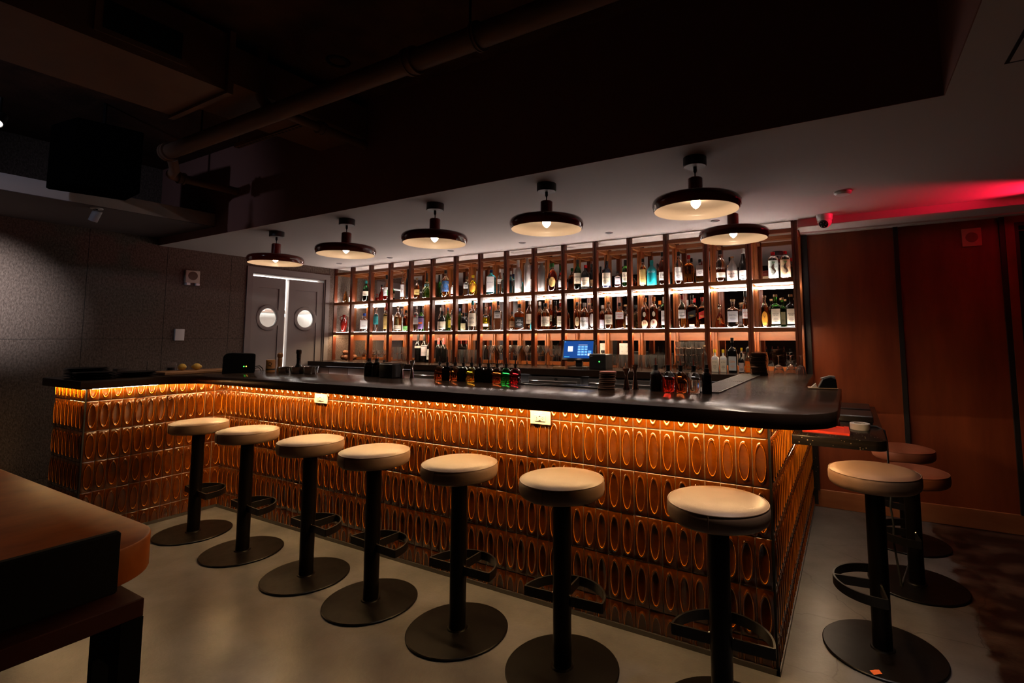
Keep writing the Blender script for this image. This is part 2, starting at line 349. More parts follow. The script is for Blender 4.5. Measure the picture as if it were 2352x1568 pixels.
g = MB(); g.box(.69, 1.5, -.37, -.335, 2.848, 2.852); g.box(.69, 1.5, -.37, -.366, 2.852, 2.875); g.box(.69, 1.5, -.339, -.335, 2.852, 2.875)
for i in range(20): g.box(.71+i*.04, .73+i*.04, -.36, -.345, 2.8465, 2.848, 1)
for x in (.72, 1.47): g.cyl(x, -.352, 2.85, ZU, .005, 8)
tag(g.build('strut_channel', [DUCT, BATTEN]), 'perforated metal strut channel hanging beneath the narrow duct', 'bracket')
g = MB(); g.prism([(-.26, -1.13), (.06, -1.09), (.14, -.73), (-.16, -.70)], 2.47, 2.95, 0, None, .01)
sp = g.build('hanging_loudspeaker', mat('speaker_black', (.002, .002, .002), .9, spec=0.)); tag(sp, 'large black loudspeaker hanging from the ceiling at upper left', 'loudspeaker')
g = MB(); g.cyl(-.06, -.9, 2.95, ZU, .012, 8); g.build('mounting_rod', BLACK, sp)
def spot(name, label, loc, aim, power, col, ang, pw=None):
    t = thing(name, label, 'spotlight', loc)
    d = (Vector(aim)-Vector(loc)).normalized(); M = d.to_track_quat('-Z', 'Y').to_matrix().to_4x4()
    g = MB(); g.lathe([(0, .03), (.026, .03), (.030, .026), (.030, -.062), (.027, -.062), (.026, -.05), (0, -.05)], 24, 0, M); h = g.build('lamp_head', PLASTIC_B if power > 30 else mat('spot_grey', (.28, .27, .28), .5), t)
    g = MB(); g.cyl(0, 0, -.0535, -.0505, .0255, 24, 0, M); g.build('lens', mat('spot_lens', (1, 1, 1), .3, emit=(1, .9, .8), es=1.5), h)
    g = MB(); g.cyl(0, 0, .0, .12 if power > 30 else .04, .008, 10); g.build('stem', BLACK, t)
    ld = bpy.data.lights.new('spot_beam', 'SPOT'); ld.energy = pw or power; ld.color = col; ld.spot_size = math.radians(ang); ld.spot_blend = 1.; ld.shadow_soft_size = .03
    lo = bpy.data.objects.new('spot_beam', ld); COL.objects.link(lo); lo.parent = t; lo.matrix_local = Matrix.Translation(d*.085) @ M
    return t
spot('spotlight', 'small track spotlight with lit lens at the far upper left', (.615, -1.565, 2.63), (2.1, -2.3, .9), 32., (1, .74, .5), 40, 9.)
spot('spotlight', 'black spotlight beyond the left edge aimed at the wood wool wall', (-.12, -2.25, 2.36), (-1.44, -1.30, 1.8), P_SPOT, (.96, .93, 1), 38, 330.)
for k, (x, y_, p_) in enumerate(((.55, -.42, 1.), (1.95, -.42, 1.), (3.3, -.42, 1.), (4.66, -.40, 8.))):  # downlights added to brighten the stools and the floor below
    if not p_: continue
    t = thing('fill_downlight', 'added dark downlight in the upper ceiling above the '+('first stools', 'third and fourth stools', 'sixth stool', 'right corner stool')[k], 'downlight', (x, y_, ZU))
    g = MB(); g.lathe([(.05, -.002), (.05, -.008), (.07, -.008), (.075, 0), (.05, 0)], 24); g.build('trim_ring', BATTEN, t)
    ld = bpy.data.lights.new('fill_downlight_beam', 'SPOT'); ld.energy = P_FILL_DOWN*p_; ld.color = (1, .84, .74); ld.spot_size = math.radians(40 if x > 4 else 50); ld.spot_blend = 1.; ld.shadow_soft_size = .06
    lo = bpy.data.objects.new('fill_downlight_beam', ld); COL.objects.link(lo); lo.parent = t; lo.location = (0, 0, -.012)
wc = spot('spotlight', 'white cylinder spotlight under the left bulkhead by the wood wool wall', (-.44, -.786, 2.385), (-.9, -1.0, 1.3), P_COVE, (.75, .8, 1), 70)
g = MB(); g.cyl(0, 0, .038, .045, .04, 20); g.build('mounting_plate', PLASTIC_W, wc)
spot('spotlight', 'added unseen spotlight high under the dark ceiling washing the left bulkhead', (1.0, -3.0, 2.9), (-.365, -.9, 2.5), 31., (.72, .76, 1), 60, 26.)  # out of view, put in to brighten the bulkhead's side face
# small things on the ceilings and walls
def disc(name, label, cat, x, y, r, h, m, ring=True, pw=1.):
    g = MB(); z = ZC
    g.lathe([(0, z-h*.4), (r*.62, z-h*.4), (r*.66, z-h), (r*.92, z-h), (r, z-h*.3), (r, z)] if ring else [(0, z-h), (r*.8, z-h), (r, z-h*.5), (r, z)], 32, 0, Matrix.Translation((x, y, 0)))
    o = tag(g.build(name, m), label, cat, 'recessed downlights in the bar ceiling' if ring else None)
    ld = bpy.data.lights.new('can_beam', 'SPOT'); ld.energy = P_CAN*pw; ld.color = (1, .84, .72); ld.spot_size = math.radians(125); ld.spot_blend = .8; ld.shadow_soft_size = .05  # this spot gives the light; the disc face itself has no glow
    lo = bpy.data.objects.new('can_beam', ld); COL.objects.link(lo); lo.parent = o; lo.location = (x, y, ZC-h-.004)
    return o
for x, w_ in ((-.934, 'first from the kitchen doors'), (-.019, 'second from the kitchen doors'), (.93, 'behind the third pendant from the left'), (1.871, 'left of the fourth pendant lamp'), (2.823, 'right of the fourth pendant lamp'), (3.773, 'behind the nearest pendant lamp')):
    disc('downlight', 'small recessed ceiling downlight, '+w_, 'downlight', x, 1.79, .036, .006, mat('downlight_trim', (.22, .2, .2), .5))
disc('ceiling_disc_fill', 'flat round white ceiling disc with an added fill beam, right of the pendant lamps', 'ceiling light', 4.692, 1.363, .052, .022, PLASTIC_W, False, 2.2)  # unlit ceiling disc; its beam is added to brighten the right-hand floor
t = thing('security_camera', 'white dome security camera at the ceiling edge beside the shelves', 'camera', (4.56, 2.02, ZC))
g = MB(); g.lathe([(0, 0), (.058, 0), (.056, -.035), (.05, -.045), (0, -.045)], 28); g.build('camera_base', PLASTIC_W, t)
g = MB(); M = Matrix.Translation((0, 0, -.055)); g.lathe([(0, .048)]+[(.05*math.cos(a*PI/18), .05*math.sin(a*PI/18)) for a in range(8, -9, -1)]+[(0, -.05)], 28, 0, M); b_ = g.build('camera_ball', PLASTIC_W, t)
g = MB(); d = Vector((-.25, -1, -.75)).normalized(); M = Matrix.Translation(Vector((0, 0, -.055))+d*.034) @ d.to_track_quat('Z', 'Y').to_matrix().to_4x4(); g.lathe([(0, .017), (.028, .015), (.034, .006), (.034, 0)], 24, 0, M); l_ = g.build('lens_cover', mat('lens_black', (.005, .005, .006), .1), b_)
g = MB()
for a in range(5): g.cyl(.018*math.cos(a*1.25), .018*math.sin(a*1.25), .0155, .0185, .003, 8, 0, M)
g.build('infrared_diode', PLASTIC_W, l_)
g = MB(); g.box(5.217, 5.75, -.70, -.16, ZC-.004, ZC); o = g.build('access_panel', PAINT); tag(o, 'square ceiling access panel with dark gap at the right edge', 'panel')
g = MB()
for a in ((5.205, 5.217, -.71, -.148), (5.75, 5.762, -.71, -.148), (5.217, 5.75, -.71, -.70), (5.217, 5.75, -.16, -.148)): g.box(*a, ZC-.003, ZC)
g.build('dark_gap', BATTEN, o)
t = thing('fire_alarm_speaker', 'square red lit alarm speaker plate high on the mahogany wall', 'alarm', (5.53, YB, 2.153))
g = MB(); g.box(-.059, .059, -.012, 0, -.069, .069, bev=.003); fp = g.build('face_plate', mat('alarm_plate', (.62, .2, .16), .5), t)
g = MB(); g.lathe([(0, .004), (.036, .004), (.038, 0)], 28, 0, Matrix.Translation((0, -.012, 0)) @ Matrix.Rotation(PI/2, 4, 'X'))
for i in range(11): h = math.sqrt(max(0, .034**2-(.0062*(i-5))**2)); g.box(.0062*(i-5)-.0015, .0062*(i-5)+.0015, -.019, -.016, -h, h)
g.build('grille', mat('alarm_grille', (.35, .1, .08), .6), fp)
t = thing('wall_horn_strobe', 'cream square wall speaker with two clear strobes on the wood wool wall', 'alarm', (XL, .355, 2.055))
g = MB(); g.box(0, .035, -.068, .068, -.06, .075, bev=.004); g.build('housing', mat('cream_plastic', (.5, .42, .34), .5), t)
g = MB(); g.lathe([(0, .002), (.045, .002), (.046, 0)], 28, 0, Matrix.Translation((.035, 0, .018)) @ Matrix.Rotation(PI/2, 4, 'Y')); g.build('speaker_cone', mat('brown_cone', (.12, .07, .05), .7), t)
for y in (-.045, .045):
    g = MB(); g.box(.0, .05, y-.018, y+.018, -.085, -.06, bev=.003); g.build('strobe', mat('strobe_lens', (.85, .85, .85), .2), t)
g = MB(); g.box(.01, .02, -.06, .06, -.09, -.06); g.build('strobe_base', PLASTIC_B, t)
g = MB(); g.box(XL, XL+.03, .225, .311, 1.381, 1.504, bev=.004); tag(g.build('wall_thermostat', PLASTIC_W), 'small plain white control box on the wood wool wall', 'wall control')
# red exit sign to the right, whose glow grazes the ceiling
t = thing('exit_sign', 'lit red EXIT sign hanging under the ceiling beyond the right edge', 'sign', (6.15, 1.88, ZC))
g = MB(); g.box(-.03, .03, -.16, .16, -.17, -.02, bev=.005); g.build('sign_box', PLASTIC_B, t)
g = MB(); g.box(-.036, -.03, -.15, .15, -.16, -.03, 1); add_text(g, 'EXIT', .11, facing((-.0375, 0, -.095), -1, 0), 0, .26)
g.build('sign_face', [mat('exit_red', (1, .02, .03), .5, emit=(1, .01, .03), es=E_EXIT), PLASTIC_W], t)
ld = bpy.data.lights.new('sign_glow', 'SPOT'); ld.energy = P_EXIT; ld.color = (1, .01, .05); ld.spot_size = math.radians(56); ld.spot_blend = .9; ld.shadow_soft_size = .03
lo = bpy.data.objects.new('sign_glow', ld); COL.objects.link(lo); lo.parent = t; d = Vector((-.96, -.06, .26)); lo.matrix_local = Matrix.Translation((-.06, 0, -.13)) @ d.to_track_quat('-Z', 'Y').to_matrix().to_4x4()
# ================================================================ BAR
TW, TH, G1, LB = .06927, .2097, .9605, 4.364
CT, CU = 1.11, 1.05            # worktop top and underside
def tile_field(na, z0, z1, place, full=None):
    """na glazed tiles side by side, rows aligned on the grout line G1; each has a raised oval ring. place(a, z, h)->xyz"""
    n = 32; dirs = [(math.cos(2*PI*i/n), math.sin(2*PI*i/n)) for i in range(n)]
    ex, ez = .0232, .083
    rings = [(.0, -.0010), (.45, -.0006), (.78, .0006), (.86, .0010), (.935, .0040), (.965, .0056), (1.0, .0057), (1.03, .0042), (1.07, .0012), (1.16, .0006)]
    def rect(hx, hz): return [(hx*c/max(abs(c), abs(s_)), hz*s_/max(abs(c), abs(s_))) for c, s_ in dirs]
    hx, hz = TW/2, TH/2
    prof = []
    for s_, h in rings[1:]: prof.append(([(ex*s_*c, ez*s_*d) for c, d in dirs], h, 0))
    prof += [(rect(hx-.0045, hz-.005), .0008, 0), (rect(hx-.0014, hz-.0014), -.0010, 0), (rect(hx-.0011, hz-.0011), -.0034, 0), (rect(hx, hz), -.0036, 1)]
    g = MB()
    k0 = -int(math.ceil((z1-G1)/TH)); k1 = int(math.ceil((G1-z0)/TH))
    for k in range(k0, k1):
        zc = G1-(k+.5)*TH
        for i in range(na):
            ac = (i+.5)*TW; jit = random.uniform(-.0006, .0006); tl = random.uniform(-.004, .004); tv = random.uniform(-.003, .003)
            P = [(0., 0., rings[0][1], 0)]
            for pts, h, mi in prof: P += [(x, z, h, mi) for x, z in pts]
            vs = []; zz = []
            for x, z, h, mi in P:
                zq = min(max(zc+z, z0), z1); zz.append(zq); hh = h+(jit+x*tl+z*tv if not mi else 0)
                vs.append(place(ac+x, zq, hh))
            ok = lambda f: not (all(zz[j] <= z0+1e-6 for j in f) or all(zz[j] >= z1-1e-6 for j in f))
            fs = [(0, 1+j, 1+(j+1) % n) for j in range(n)]; o = len(g.v); g.v += vs
            for f in fs:
                if ok(f): g.f.append(tuple(q+o for q in f)); g.m.append(0)
            for r in range(len(prof)-1):
                for j in range(n):
                    f = (1+r*n+j, 1+(r+1)*n+j, 1+(r+1)*n+(j+1) % n, 1+r*n+(j+1) % n)
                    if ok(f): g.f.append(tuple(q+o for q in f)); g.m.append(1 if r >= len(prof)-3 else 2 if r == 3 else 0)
    return g
GLAZE = mat('amber_glaze', (.150, .035, .0012), .09, col2=(.058, .011, .0004), nscale=9, contrast=(.3, .75), coat=1., bump=.015, bscale=25)
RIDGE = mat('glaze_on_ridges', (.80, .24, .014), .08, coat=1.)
GROUT = mat('pale_grout', (.30, .22, .16), .85)
bar = thing('tiled_bar', 'long bar clad in glossy amber tiles with raised ovals, under the dark worktop', 'bar', (0, 0, 0))
ZT0 = .022
def face(name, na, place): tile_field(na, ZT0, CU, place).build(name, [GLAZE, GROUT, RIDGE], bar, ang=60)
face('tile_cladding', 63, lambda a, z, h: (a, -.006-h, z))
face('tile_cladding', 13, lambda a, z, h: (.006+h, -13*TW+a, z))
face('tile_cladding', 8, lambda a, z, h: (-8*TW+a, -13*TW-.006-h, z))
face('tile_cladding', 35, lambda a, z, h: (LB+.006+h, a, z))
CORE = mat('bar_core', (.02, .016, .014), .7)
g = MB(); g.box(0, LB, .0, .30, 0, CU); g.box(-8*TW, 0, -13*TW, .30, 0, CU); g.box(4.02, LB, .30, 2.42, 0, CU); g.build('carcass', CORE, bar)
TRIM = mat('brushed_trim', (.16, .15, .145), .4, metal=.9)
g = MB(); h = .022
g.box(0, LB+.014, -.016, 0, 0, h); g.box(0, .016, -13*TW-.016, 0, 0, h); g.box(-8*TW, .016, -13*TW-.016, -13*TW, 0, h); g.box(LB, LB+.016, -.016, 2.42, 0, h); g.build('base_trim', TRIM, bar)
g = MB(); g.box(LB-.001, LB+.0075, -.0075, .001, h, CU); g.build('corner_trim', BATTEN, bar); g = MB(); g.box(-.001, .0075, -13*TW-.0075, -13*TW+.001, h, CU); g.build('corner_trim', BATTEN, bar)
# worktop
TOP = mat('dark_worktop', (.026, .013, .008), .19, ior=1.28, col2=(.030, .019, .014), nscale=3.0, stretch=(.4, 5, 1), rough2=.26, spec=.32)
out = [(-.66, -.955)]+[(.06, -.955)]+[(.06, -.588)]+arc(.36, -.588, .30, 180, 90, 10)[1:]+[(4.397, -.288)]+arc(4.397, -.048, .24, -90, 0, 12)[1:]+[(4.637, .91), (4.455, .91), (4.44, 1.5), (4.43, 2.098), (4.36, 2.098), (3.93, 2.0985), (3.93, .345), (-.66, .345)]
worktop = None
def polytop(pts, z0, z1, b):
    bm = bmesh.new(); vs = [bm.verts.new((x, y, z0)) for x, y in pts]; f = bm.faces.new(vs)
    r = bmesh.ops.extrude_face_region(bm, geom=[f]); bmesh.ops.translate(bm, verts=[v for v in r['geom'] if isinstance(v, bmesh.types.BMVert)], vec=(0, 0, z1-z0))
    bmesh.ops.recalc_face_normals(bm, faces=bm.faces)
    ed = [e for e in bm.edges if abs(e.verts[0].co.z-e.verts[1].co.z) < 1e-6]
    bmesh.ops.bevel(bm, geom=ed, offset=b, segments=2, affect='EDGES', profile=.5); return bm
def from_bm(bm, name, m, parent=None, ang=35):
    me = bpy.data.meshes.new(name); bm.to_mesh(me); bm.free(); me.materials.append(m); me.shade_smooth(); me.set_sharp_from_angle(angle=math.radians(ang))
    o = bpy.data.objects.new(name, me); COL.objects.link(o)
    if parent: o.parent = parent
    return o
wt = from_bm(polytop(out, CU, CT, .004), 'bar_worktop', TOP)
tag(wt, 'dark polished worktop along the whole bar with a rounded right end', 'worktop')
# amber light strips under the overhang, close to the tiles
STRIP = mat('amber_led', (1, .7, .3), .5, emit=(1, .60, .25), es=E_STRIP)
def strip(label, boxes):
    g = MB()
    for b in boxes: g.box(*b, CU-.003, CU-.0005)
    tag(g.build('led_strip_light', STRIP), label, 'light strip', 'amber light strips under the bar overhang')
strip('amber light strip under the long front edge of the worktop', [(.05, 4.34, -.098, -.086)])
strip('amber light strip under the worktop on the short return', [(.022, .030, -.88, -.14)])
strip('amber light strip under the worktop on the outer end of the return', [(-.55, .03, -.930, -.922)])
strip('amber light strip under the right end of the worktop beside the ledge', [(LB+.03, LB+.042, .0, .82)])
# outlets on the tiles
def outlet(x0, x1, z0, z1, label):
    t = thing('power_outlet', label, 'outlet', ((x0+x1)/2, -.011, (z0+z1)/2)); W, H = (x1-x0)/2, (z1-z0)/2
    g = MB(); g.box(-W, W, -.010, .0, -H, H, bev=.003); pl = g.build('cover_plate', mat('outlet_white', (.42, .41, .40), .35), t)
    g = MB(); g.box(-W*.56, W*.56, -.014, -.010, -H*.52, H*.45, bev=.002); fc = g.build('socket_face', MATS['outlet_white'], pl)
    g = MB()
    for sx in (-1, 1):
        for (dx, dz, a, b) in ((.30, .12, .05, .12), (.30, -.12, .05, .12), (.18, 0, .04, .08), (.42, 0, .03, .08)): g.box(sx*W*dx-W*a/2, sx*W*dx+W*a/2, -.0152, -.0138, H*(dz-b/2)-.002, H*(dz+b/2)-.002)
    g.box(-W*.07, W*.07, -.0155, -.0138, .006, .011); g.box(-W*.09, W*.09, -.0155, -.0138, -.016, -.011)
    g.build('slots', INK, fc)
    g = MB(); g.box(-.014, .014, -.0105, -.0098, H*.62, H*.74); g.build('label_strip', mat('label_grey', (.55, .52, .5), .6), pl)
outlet(1.272, 1.411, .932, 1.0, 'white outlet plate on the tiles between third and fourth stool')
outlet(3.147, 3.274, .932, 1.004, 'white outlet plate on the tiles above the sixth stool')
# lower terrazzo ledge on the right end of the bar
tm = mat('black_terrazzo', (.012, .010, .009), .2)
nt, N, L, B = nodes(tm); tc = N.new('ShaderNodeTexCoord'); vo = N.new('ShaderNodeTexVoronoi'); vo.inputs['Scale'].default_value = 70; L.new(tc.outputs['Object'], vo.inputs['Vector'])
r = N.new('ShaderNodeValToRGB'); r.color_ramp.elements[0].position = .2; r.color_ramp.elements[0].color = (.22, .17, .12, 1); r.color_ramp.elements[1].position = .26; r.color_ramp.elements[1].color = (.012, .010, .009, 1); L.new(vo.outputs['Distance'], r.inputs[0])
sepc = N.new('ShaderNodeSeparateColor'); L.new(vo.outputs['Color'], sepc.inputs[0]); gt = N.new('ShaderNodeMath'); gt.operation = 'GREATER_THAN'; gt.inputs[1].default_value = .72; L.new(sepc.outputs[0], gt.inputs[0])
mx = N.new('ShaderNodeMixRGB'); mx.inputs[1].default_value = (.012, .010, .009, 1); L.new(gt.outputs[0], mx.inputs[0]); L.new(r.outputs[0], mx.inputs[2]); L.new(mx.outputs[0], B.inputs['Base Color'])
t = thing('bar_ledge', 'lower black terrazzo ledge with pale flecks on the right end of the bar', 'ledge')
pts = [(4.372, .85), (4.78, .85)]+arc(4.78, .91, .06, -90, 0, 6)[1:]+[(4.84, 2.43), (4.372, 2.43)]
from_bm(polytop(pts, .789, .843, .003), 'ledge_top', tm, t)
g = MB(); g.box(4.376, 4.42, 2.40, 2.434, .142, .789); g.build('wall_support', tm, t)
g = MB(); g.box(4.40, 4.412, .95, 2.38, .775, .787); tag(g.build('led_strip_light', mat('ledge_led', (1, .8, .6), .5, emit=(1, .72, .48), es=45.)), 'warm light strip hidden under the black terrazzo ledge', 'light strip', 'amber light strips under the bar overhang')
# ================================================================ STOOLS
LEATHER = mat('tan_leather', (.185, .110, .070), .42, col2=(.235, .145, .096), nscale=6, bump=.08, bscale=220, rough2=.5)
STOOLM = mat('stool_black', (.0045, .0034, .003), .30, rough2=.40, spec=.16, nscale=18)
FOOT = mat('footrest_black', (.007, .006, .0055), .33, spec=.4)
def make_stool(zs, label, grp):
    t = thing('bar_stool', label, 'bar stool', (0, 0, 0), 0, grp)
    R = .187
    g = MB(); g.lathe([(0, zs), (.10, zs+.001), (.15, zs-.002), (.172, zs-.008), (.181, zs-.014), (.183, zs-.015), (.1845, zs-.018), (R, zs-.03), (R, zs-.055), (R-.004, zs-.07), (R-.016, zs-.08), (0, zs-.08)], 64)
    LEA = LEATHER if zs > .7 else mat('dim_lit_leather', (.24, .075, .038), .45, col2=(.30, .10, .05), nscale=6, spec=.3); seat = g.build('seat', LEA, t, ang=50)  # low seats: dim red light on tan leather put into a darker colour
    g = MB(); g.tube([((R-.0045)*math.cos(2*PI*i/64), (R-.0045)*math.sin(2*PI*i/64), zs-.0145) for i in range(64)], .0028, 8, closed=True)
    g.tube([(.0, -R-.0002, zs-.018), (0, -R-.001, zs-.04), (0, -R, zs-.07)], .0018, 6); g.build('piping', LEA, seat)
    g = MB(); g.cyl(0, 0, .008, zs-.08, .0395, 40); g.build('pole', STOOLM, t)
    g = MB(); g.lathe([(0, 0), (.238, 0), (.242, .003), (.242, .008), (.238, .011), (.05, .013), (.046, .018), (0, .018)], 72); g.build('base_plate', STOOLM, t, ang=25)
    zf = .262; g = MB(); A = arc(0, 0, .183, 0, 180, 32)
    g.band(A, .04, .008, False, 0, Matrix.Translation((0, 0, zf))); g.band([(-.183, 0), (.183, 0)], .04, .008, False, 0, Matrix.Translation((0, 0, zf))); g.band([(0, 0), (0, .183)], .04, .008, False, 0, Matrix.Translation((0, 0, zf)))
    fr = g.build('footrest', FOOT, t)
    for x in (-.042, .042): g = MB(); g.lathe([(0, .006), (.005, .004), (.007, 0)], 8, 0, Matrix.Translation((x, -.002, zf+.040))); g.build('weld', CHROME, fr)
    return t
G_S = 'tall tan stools along the bar'
st0 = make_stool(.80, 'tan leather bar stool in the inner corner of the tiled bar, farthest from the camera', G_S)
st0.location = (.485, -.40, 0); st0.rotation_euler = (0, 0, math.radians(-5))
for x, y, a, lab in ((1.14, -.41, -4, 'tan leather bar stool, second along the bar front from the inner corner'),
                     (1.829, -.42, -4, 'tan leather bar stool, third from the inner corner, just past the first outlet'),
                     (2.40, -.43, -3, 'tan leather bar stool, fourth from the inner corner, near the middle of the row'),
                     (2.985, -.41, 1, 'tan leather bar stool, fifth from the inner corner, left of the second outlet'),
                     (3.565, -.41, 4, 'tan leather bar stool, sixth from the inner corner, below the second outlet'),
                     (4.227, -.385, 3, 'tan leather bar stool in front of the bar corner, last of the front row'),
                     (4.757, .40, 97, 'tan leather bar stool with seamed seat standing alone round the right corner')): dup(st0, (x, y, 0), math.radians(a), lab)
st1 = make_stool(.645, 'low shade-toned bar stool at the black terrazzo ledge, nearer of the two', 'low stools at the terrazzo ledge')
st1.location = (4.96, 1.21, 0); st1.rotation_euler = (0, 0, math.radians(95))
dup(st1, (4.975, 1.90, 0), math.radians(92), 'low shade-toned bar stool at the black terrazzo ledge, farther one by the wall')
# ================================================================ PENDANTS
SHADE = mat('oxblood_lacquer', (.20, .018, .009), .16, coat=.8)
SHIN = mat('shade_inner_cream', (.62, .49, .40), .45, coat=.2)
BULB = mat('lit_bulb', (1, .85, .6), .4, emit=(1, .77, .50), es=E_BULB)
def make_lamp(label, loc, grp='disc pendants over the bar'):
    t = thing('pendant_lamp', label, 'pendant lamp', loc, 0, grp)      # origin on the ceiling
    z = lambda a: a-ZC
    g = MB(); g.lathe([(0, 0), (.060, 0), (.061, -.003), (.061, z(2.309)), (.058, z(2.306)), (0, z(2.306))], 40); can = g.build('canopy', [mat('canopy_black', (.012, .012, .012), .45)], t)
    g = MB(); g.cyl(0, 0, z(2.3045), z(2.306), .056, 40); g.build('canopy_disc', mat('canopy_under', (.5, .49, .48), .5), can)
    g = MB(); g.lathe([(0, z(2.306)), (.009, z(2.306)), (.009, z(2.28)), (.006, z(2.275)), (.0035, z(2.268)), (.0035, z(2.25)), (.006, z(2.247)), (.012, z(2.243)), (0, z(2.243))], 12); g.build('cord', BLACK, t)
    g = MB(); g.lathe([(0, z(2.244)), (.034, z(2.244)), (.038, z(2.239)), (.038, z(2.136)), (0, z(2.136))], 36); g.build('neck', SHADE, t)
    A = [(.038, z(2.140)), (.12, z(2.138)), (.185, z(2.133))]+[(.205+.024*math.cos(math.radians(a)), z(2.101)+.030*math.sin(math.radians(a))) for a in range(80, -41, -12)]+[(.2205, z(2.070)), (.2165, z(2.066))]
    g = MB(); g.lathe(A, 72); sh = g.build('shade', SHADE, t, ang=60)
    Bp = [(.2165, z(2.066)), (.2155, z(2.070)), (.221, z(2.088)), (.218, z(2.108)), (.200, z(2.124)), (.12, z(2.132)), (.066, z(2.134)), (.030, z(2.134)), (0, z(2.134))]
    g = MB(); g.lathe(Bp, 72); g.build('shade_lining', SHIN, sh, ang=60)
    g = MB(); g.cyl(0, 0, z(2.115), z(2.134), .018, 20); g.build('socket', mat('socket_brass', (.5, .35, .15), .35, metal=1), t)
    g = MB(); g.lathe([(.012, z(2.134)), (.017, z(2.130)), (.023, z(2.120)), (.026, z(2.110)), (.023, z(2.098)), (.015, z(2.088)), (.006, z(2.080)), (0, z(2.077))], 28); g.build('bulb', BULB, t)
    ld = bpy.data.lights.new('lamp_light', 'SPOT'); ld.energy = P_LAMP; ld.color = (1, .80, .64); ld.spot_size = math.radians(150); ld.spot_blend = .45; ld.shadow_soft_size = .03
    lo = bpy.data.objects.new('lamp_light', ld); COL.objects.link(lo); lo.parent = t; lo.location = (0, 0, z(2.012))
    return t
l0 = make_lamp('oxblood disc pendant lamp, first of the row, nearest the kitchen doors', (.266, .245, ZC))
for x, lab in ((1.216, 'oxblood disc pendant lamp, second of the row from the kitchen doors'), (2.165, 'oxblood disc pendant lamp, third of the row from the kitchen doors'), (3.091, 'oxblood disc pendant lamp, fourth of the row, left of the largest looking one'), (4.014, 'oxblood disc pendant lamp nearest the camera, over the right end of the bar')):
    dup(l0, (x, .245, ZC), 0, lab)
dup(l0, (4.03, 1.16, ZC), 0, 'oxblood disc pendant lamp behind the nearest one, close to the shelves')
# ================================================================ TABLE AND SEAT AT LOWER LEFT
TBL = mat('burl_table_wood', (.26, .064, .006), .45, col2=(.14, .031, .003), spec=.12, nscale=4, stretch=(2.5, 1, 1), contrast=(.3, .75), bump=.05, bscale=30)
DWOOD = mat('dark_seat_wood', (.030, .008, .005), .6, spec=.1, col2=(.045, .012, .008), nscale=5)
t = thing('dining_table', 'thick brown wood table with a rounded corner at the lower left', 'table', (1.6, -2.4, 0))
pts = [(-.9, -.7), (1.1, -.7), (1.1, .69)]+arc(.9, .69, .2, 0, 90, 10)[1:]+[(-.9, .89)]
from_bm(polytop(pts, .635, .75, .008), 'tabletop', TBL, t)
for x in (-.5, .55):
    g = MB(); g.box(x-.06, x+.06, -.4, .4, 0.03, .635); g.box(x-.25, x+.25, -.45, .45, 0, .03, bev=.005); g.build('pedestal', DWOOD, t)
t = thing('chair', 'dark low backed chair drawn up to the brown table, almost black', 'chair', (2.6, -2.0, 0))
SB = mat('seat_black', (.003, .0025, .0025), .8, spec=.1)
g = MB(); g.box(.155, .185, -.62, .315, .655, .832, bev=.006); g.build('backrest', SB, t)
for y in (-.3, -.55):
    g = MB(); g.box(.152, .182, y-.02, y+.02, .0, .70); g.build('back_post', SB, t)
g = MB(); g.box(-.06, .148, -.62, .398, .545, .60, bev=.003); g.build('seat', DWOOD, t)
for y in (.37, -.58):
    g = MB(); g.box(.085, .148, y-.028, y+.028, 0, .545); g.build('leg', SB, t)
    g = MB(); g.box(-.06, .085, y-.028, y+.028, .41, .545); g.build('apron', SB, t)
    g = MB(); g.box(-.06, -.03, y-.028, y+.028, 0, .41); g.build('leg', SB, t)
# ================================================================ BACK BAR
XS, PS, YS, YM = -1.451, .3615, 2.10, 2.42
Z1, Z2, ZK = 1.887, 1.482, 1.11
bb = thing('back_bar_cabinet', 'dark back bar counter and cabinets carrying the bottle shelves', 'cabinet')
g = MB(); g.prism([(XL+.005, 1.745), (3.925, 1.745), (3.925, 2.05), (3.925, 2.44), (XL+.005, 2.44)], 1.05, ZK, 0, None, .003); g.box(3.925, 4.35, 2.10, 2.44, 1.05, ZK); g.build('counter', TOP, bb)
CAB = mat('cabinet_dark', (.014, .011, .010), .5)
g = MB(); g.box(XL+.005, 4.0, 1.79, 2.44, .08, 1.05); g.box(XL+.005, 4.0, 1.85, 2.44, 0, .08); g.build('carcass', CAB, bb)
for i in range(5):
    x = -1.40+i*.36; g = MB(); g.box(x, x+.345, 1.772, 1.79, .80, 1.035, bev=.002); dr = g.build('drawer', mat('drawer_brown', (.06, .028, .018), .45), bb)
    g = MB(); g.lathe([(0, .022), (.009, .02), (.010, .014), (.005, .01), (.005, 0)], 12, 0, Matrix.Translation((x+.17, 1.772, .92)) @ Matrix.Rotation(PI/2, 4, 'X')); g.build('knob', CHROME, dr)
for k, (a, b) in enumerate(((1.98, 2.54), (2.62, 3.35), (.4, 1.2))):
    t = thing('under_counter_fridge', ('stainless fridge under the back bar, below the till', 'stainless fridge under the back bar, right of the till', 'stainless fridge under the back bar behind the syrup bottles')[k], 'fridge', ((a+b)/2, 1.745, 0), 0, 'stainless fridges in the back bar'); h = (b-a)/2
    g = MB(); g.box(-h, h, .0, .04, .1, 1.035, bev=.003); g.build('door', STEEL, t)
    g = MB(); g.box(-h+.02, h-.02, -.022, -.006, .97, 1.0, bev=.003); g.build('handle', CHROME, t)
    g = MB(); g.cyl(0, 0, 0, .012, .013, 16, 0, Matrix.Translation((h*.1, 0, 1.015)) @ Matrix.Rotation(PI/2, 4, 'X')); g.build('lock', INK, t)
g = MB(); g.box(-1.2, 3.9, 1.752, 1.764, .93, .945)  # strip hidden behind the bar, added to brighten the ceiling
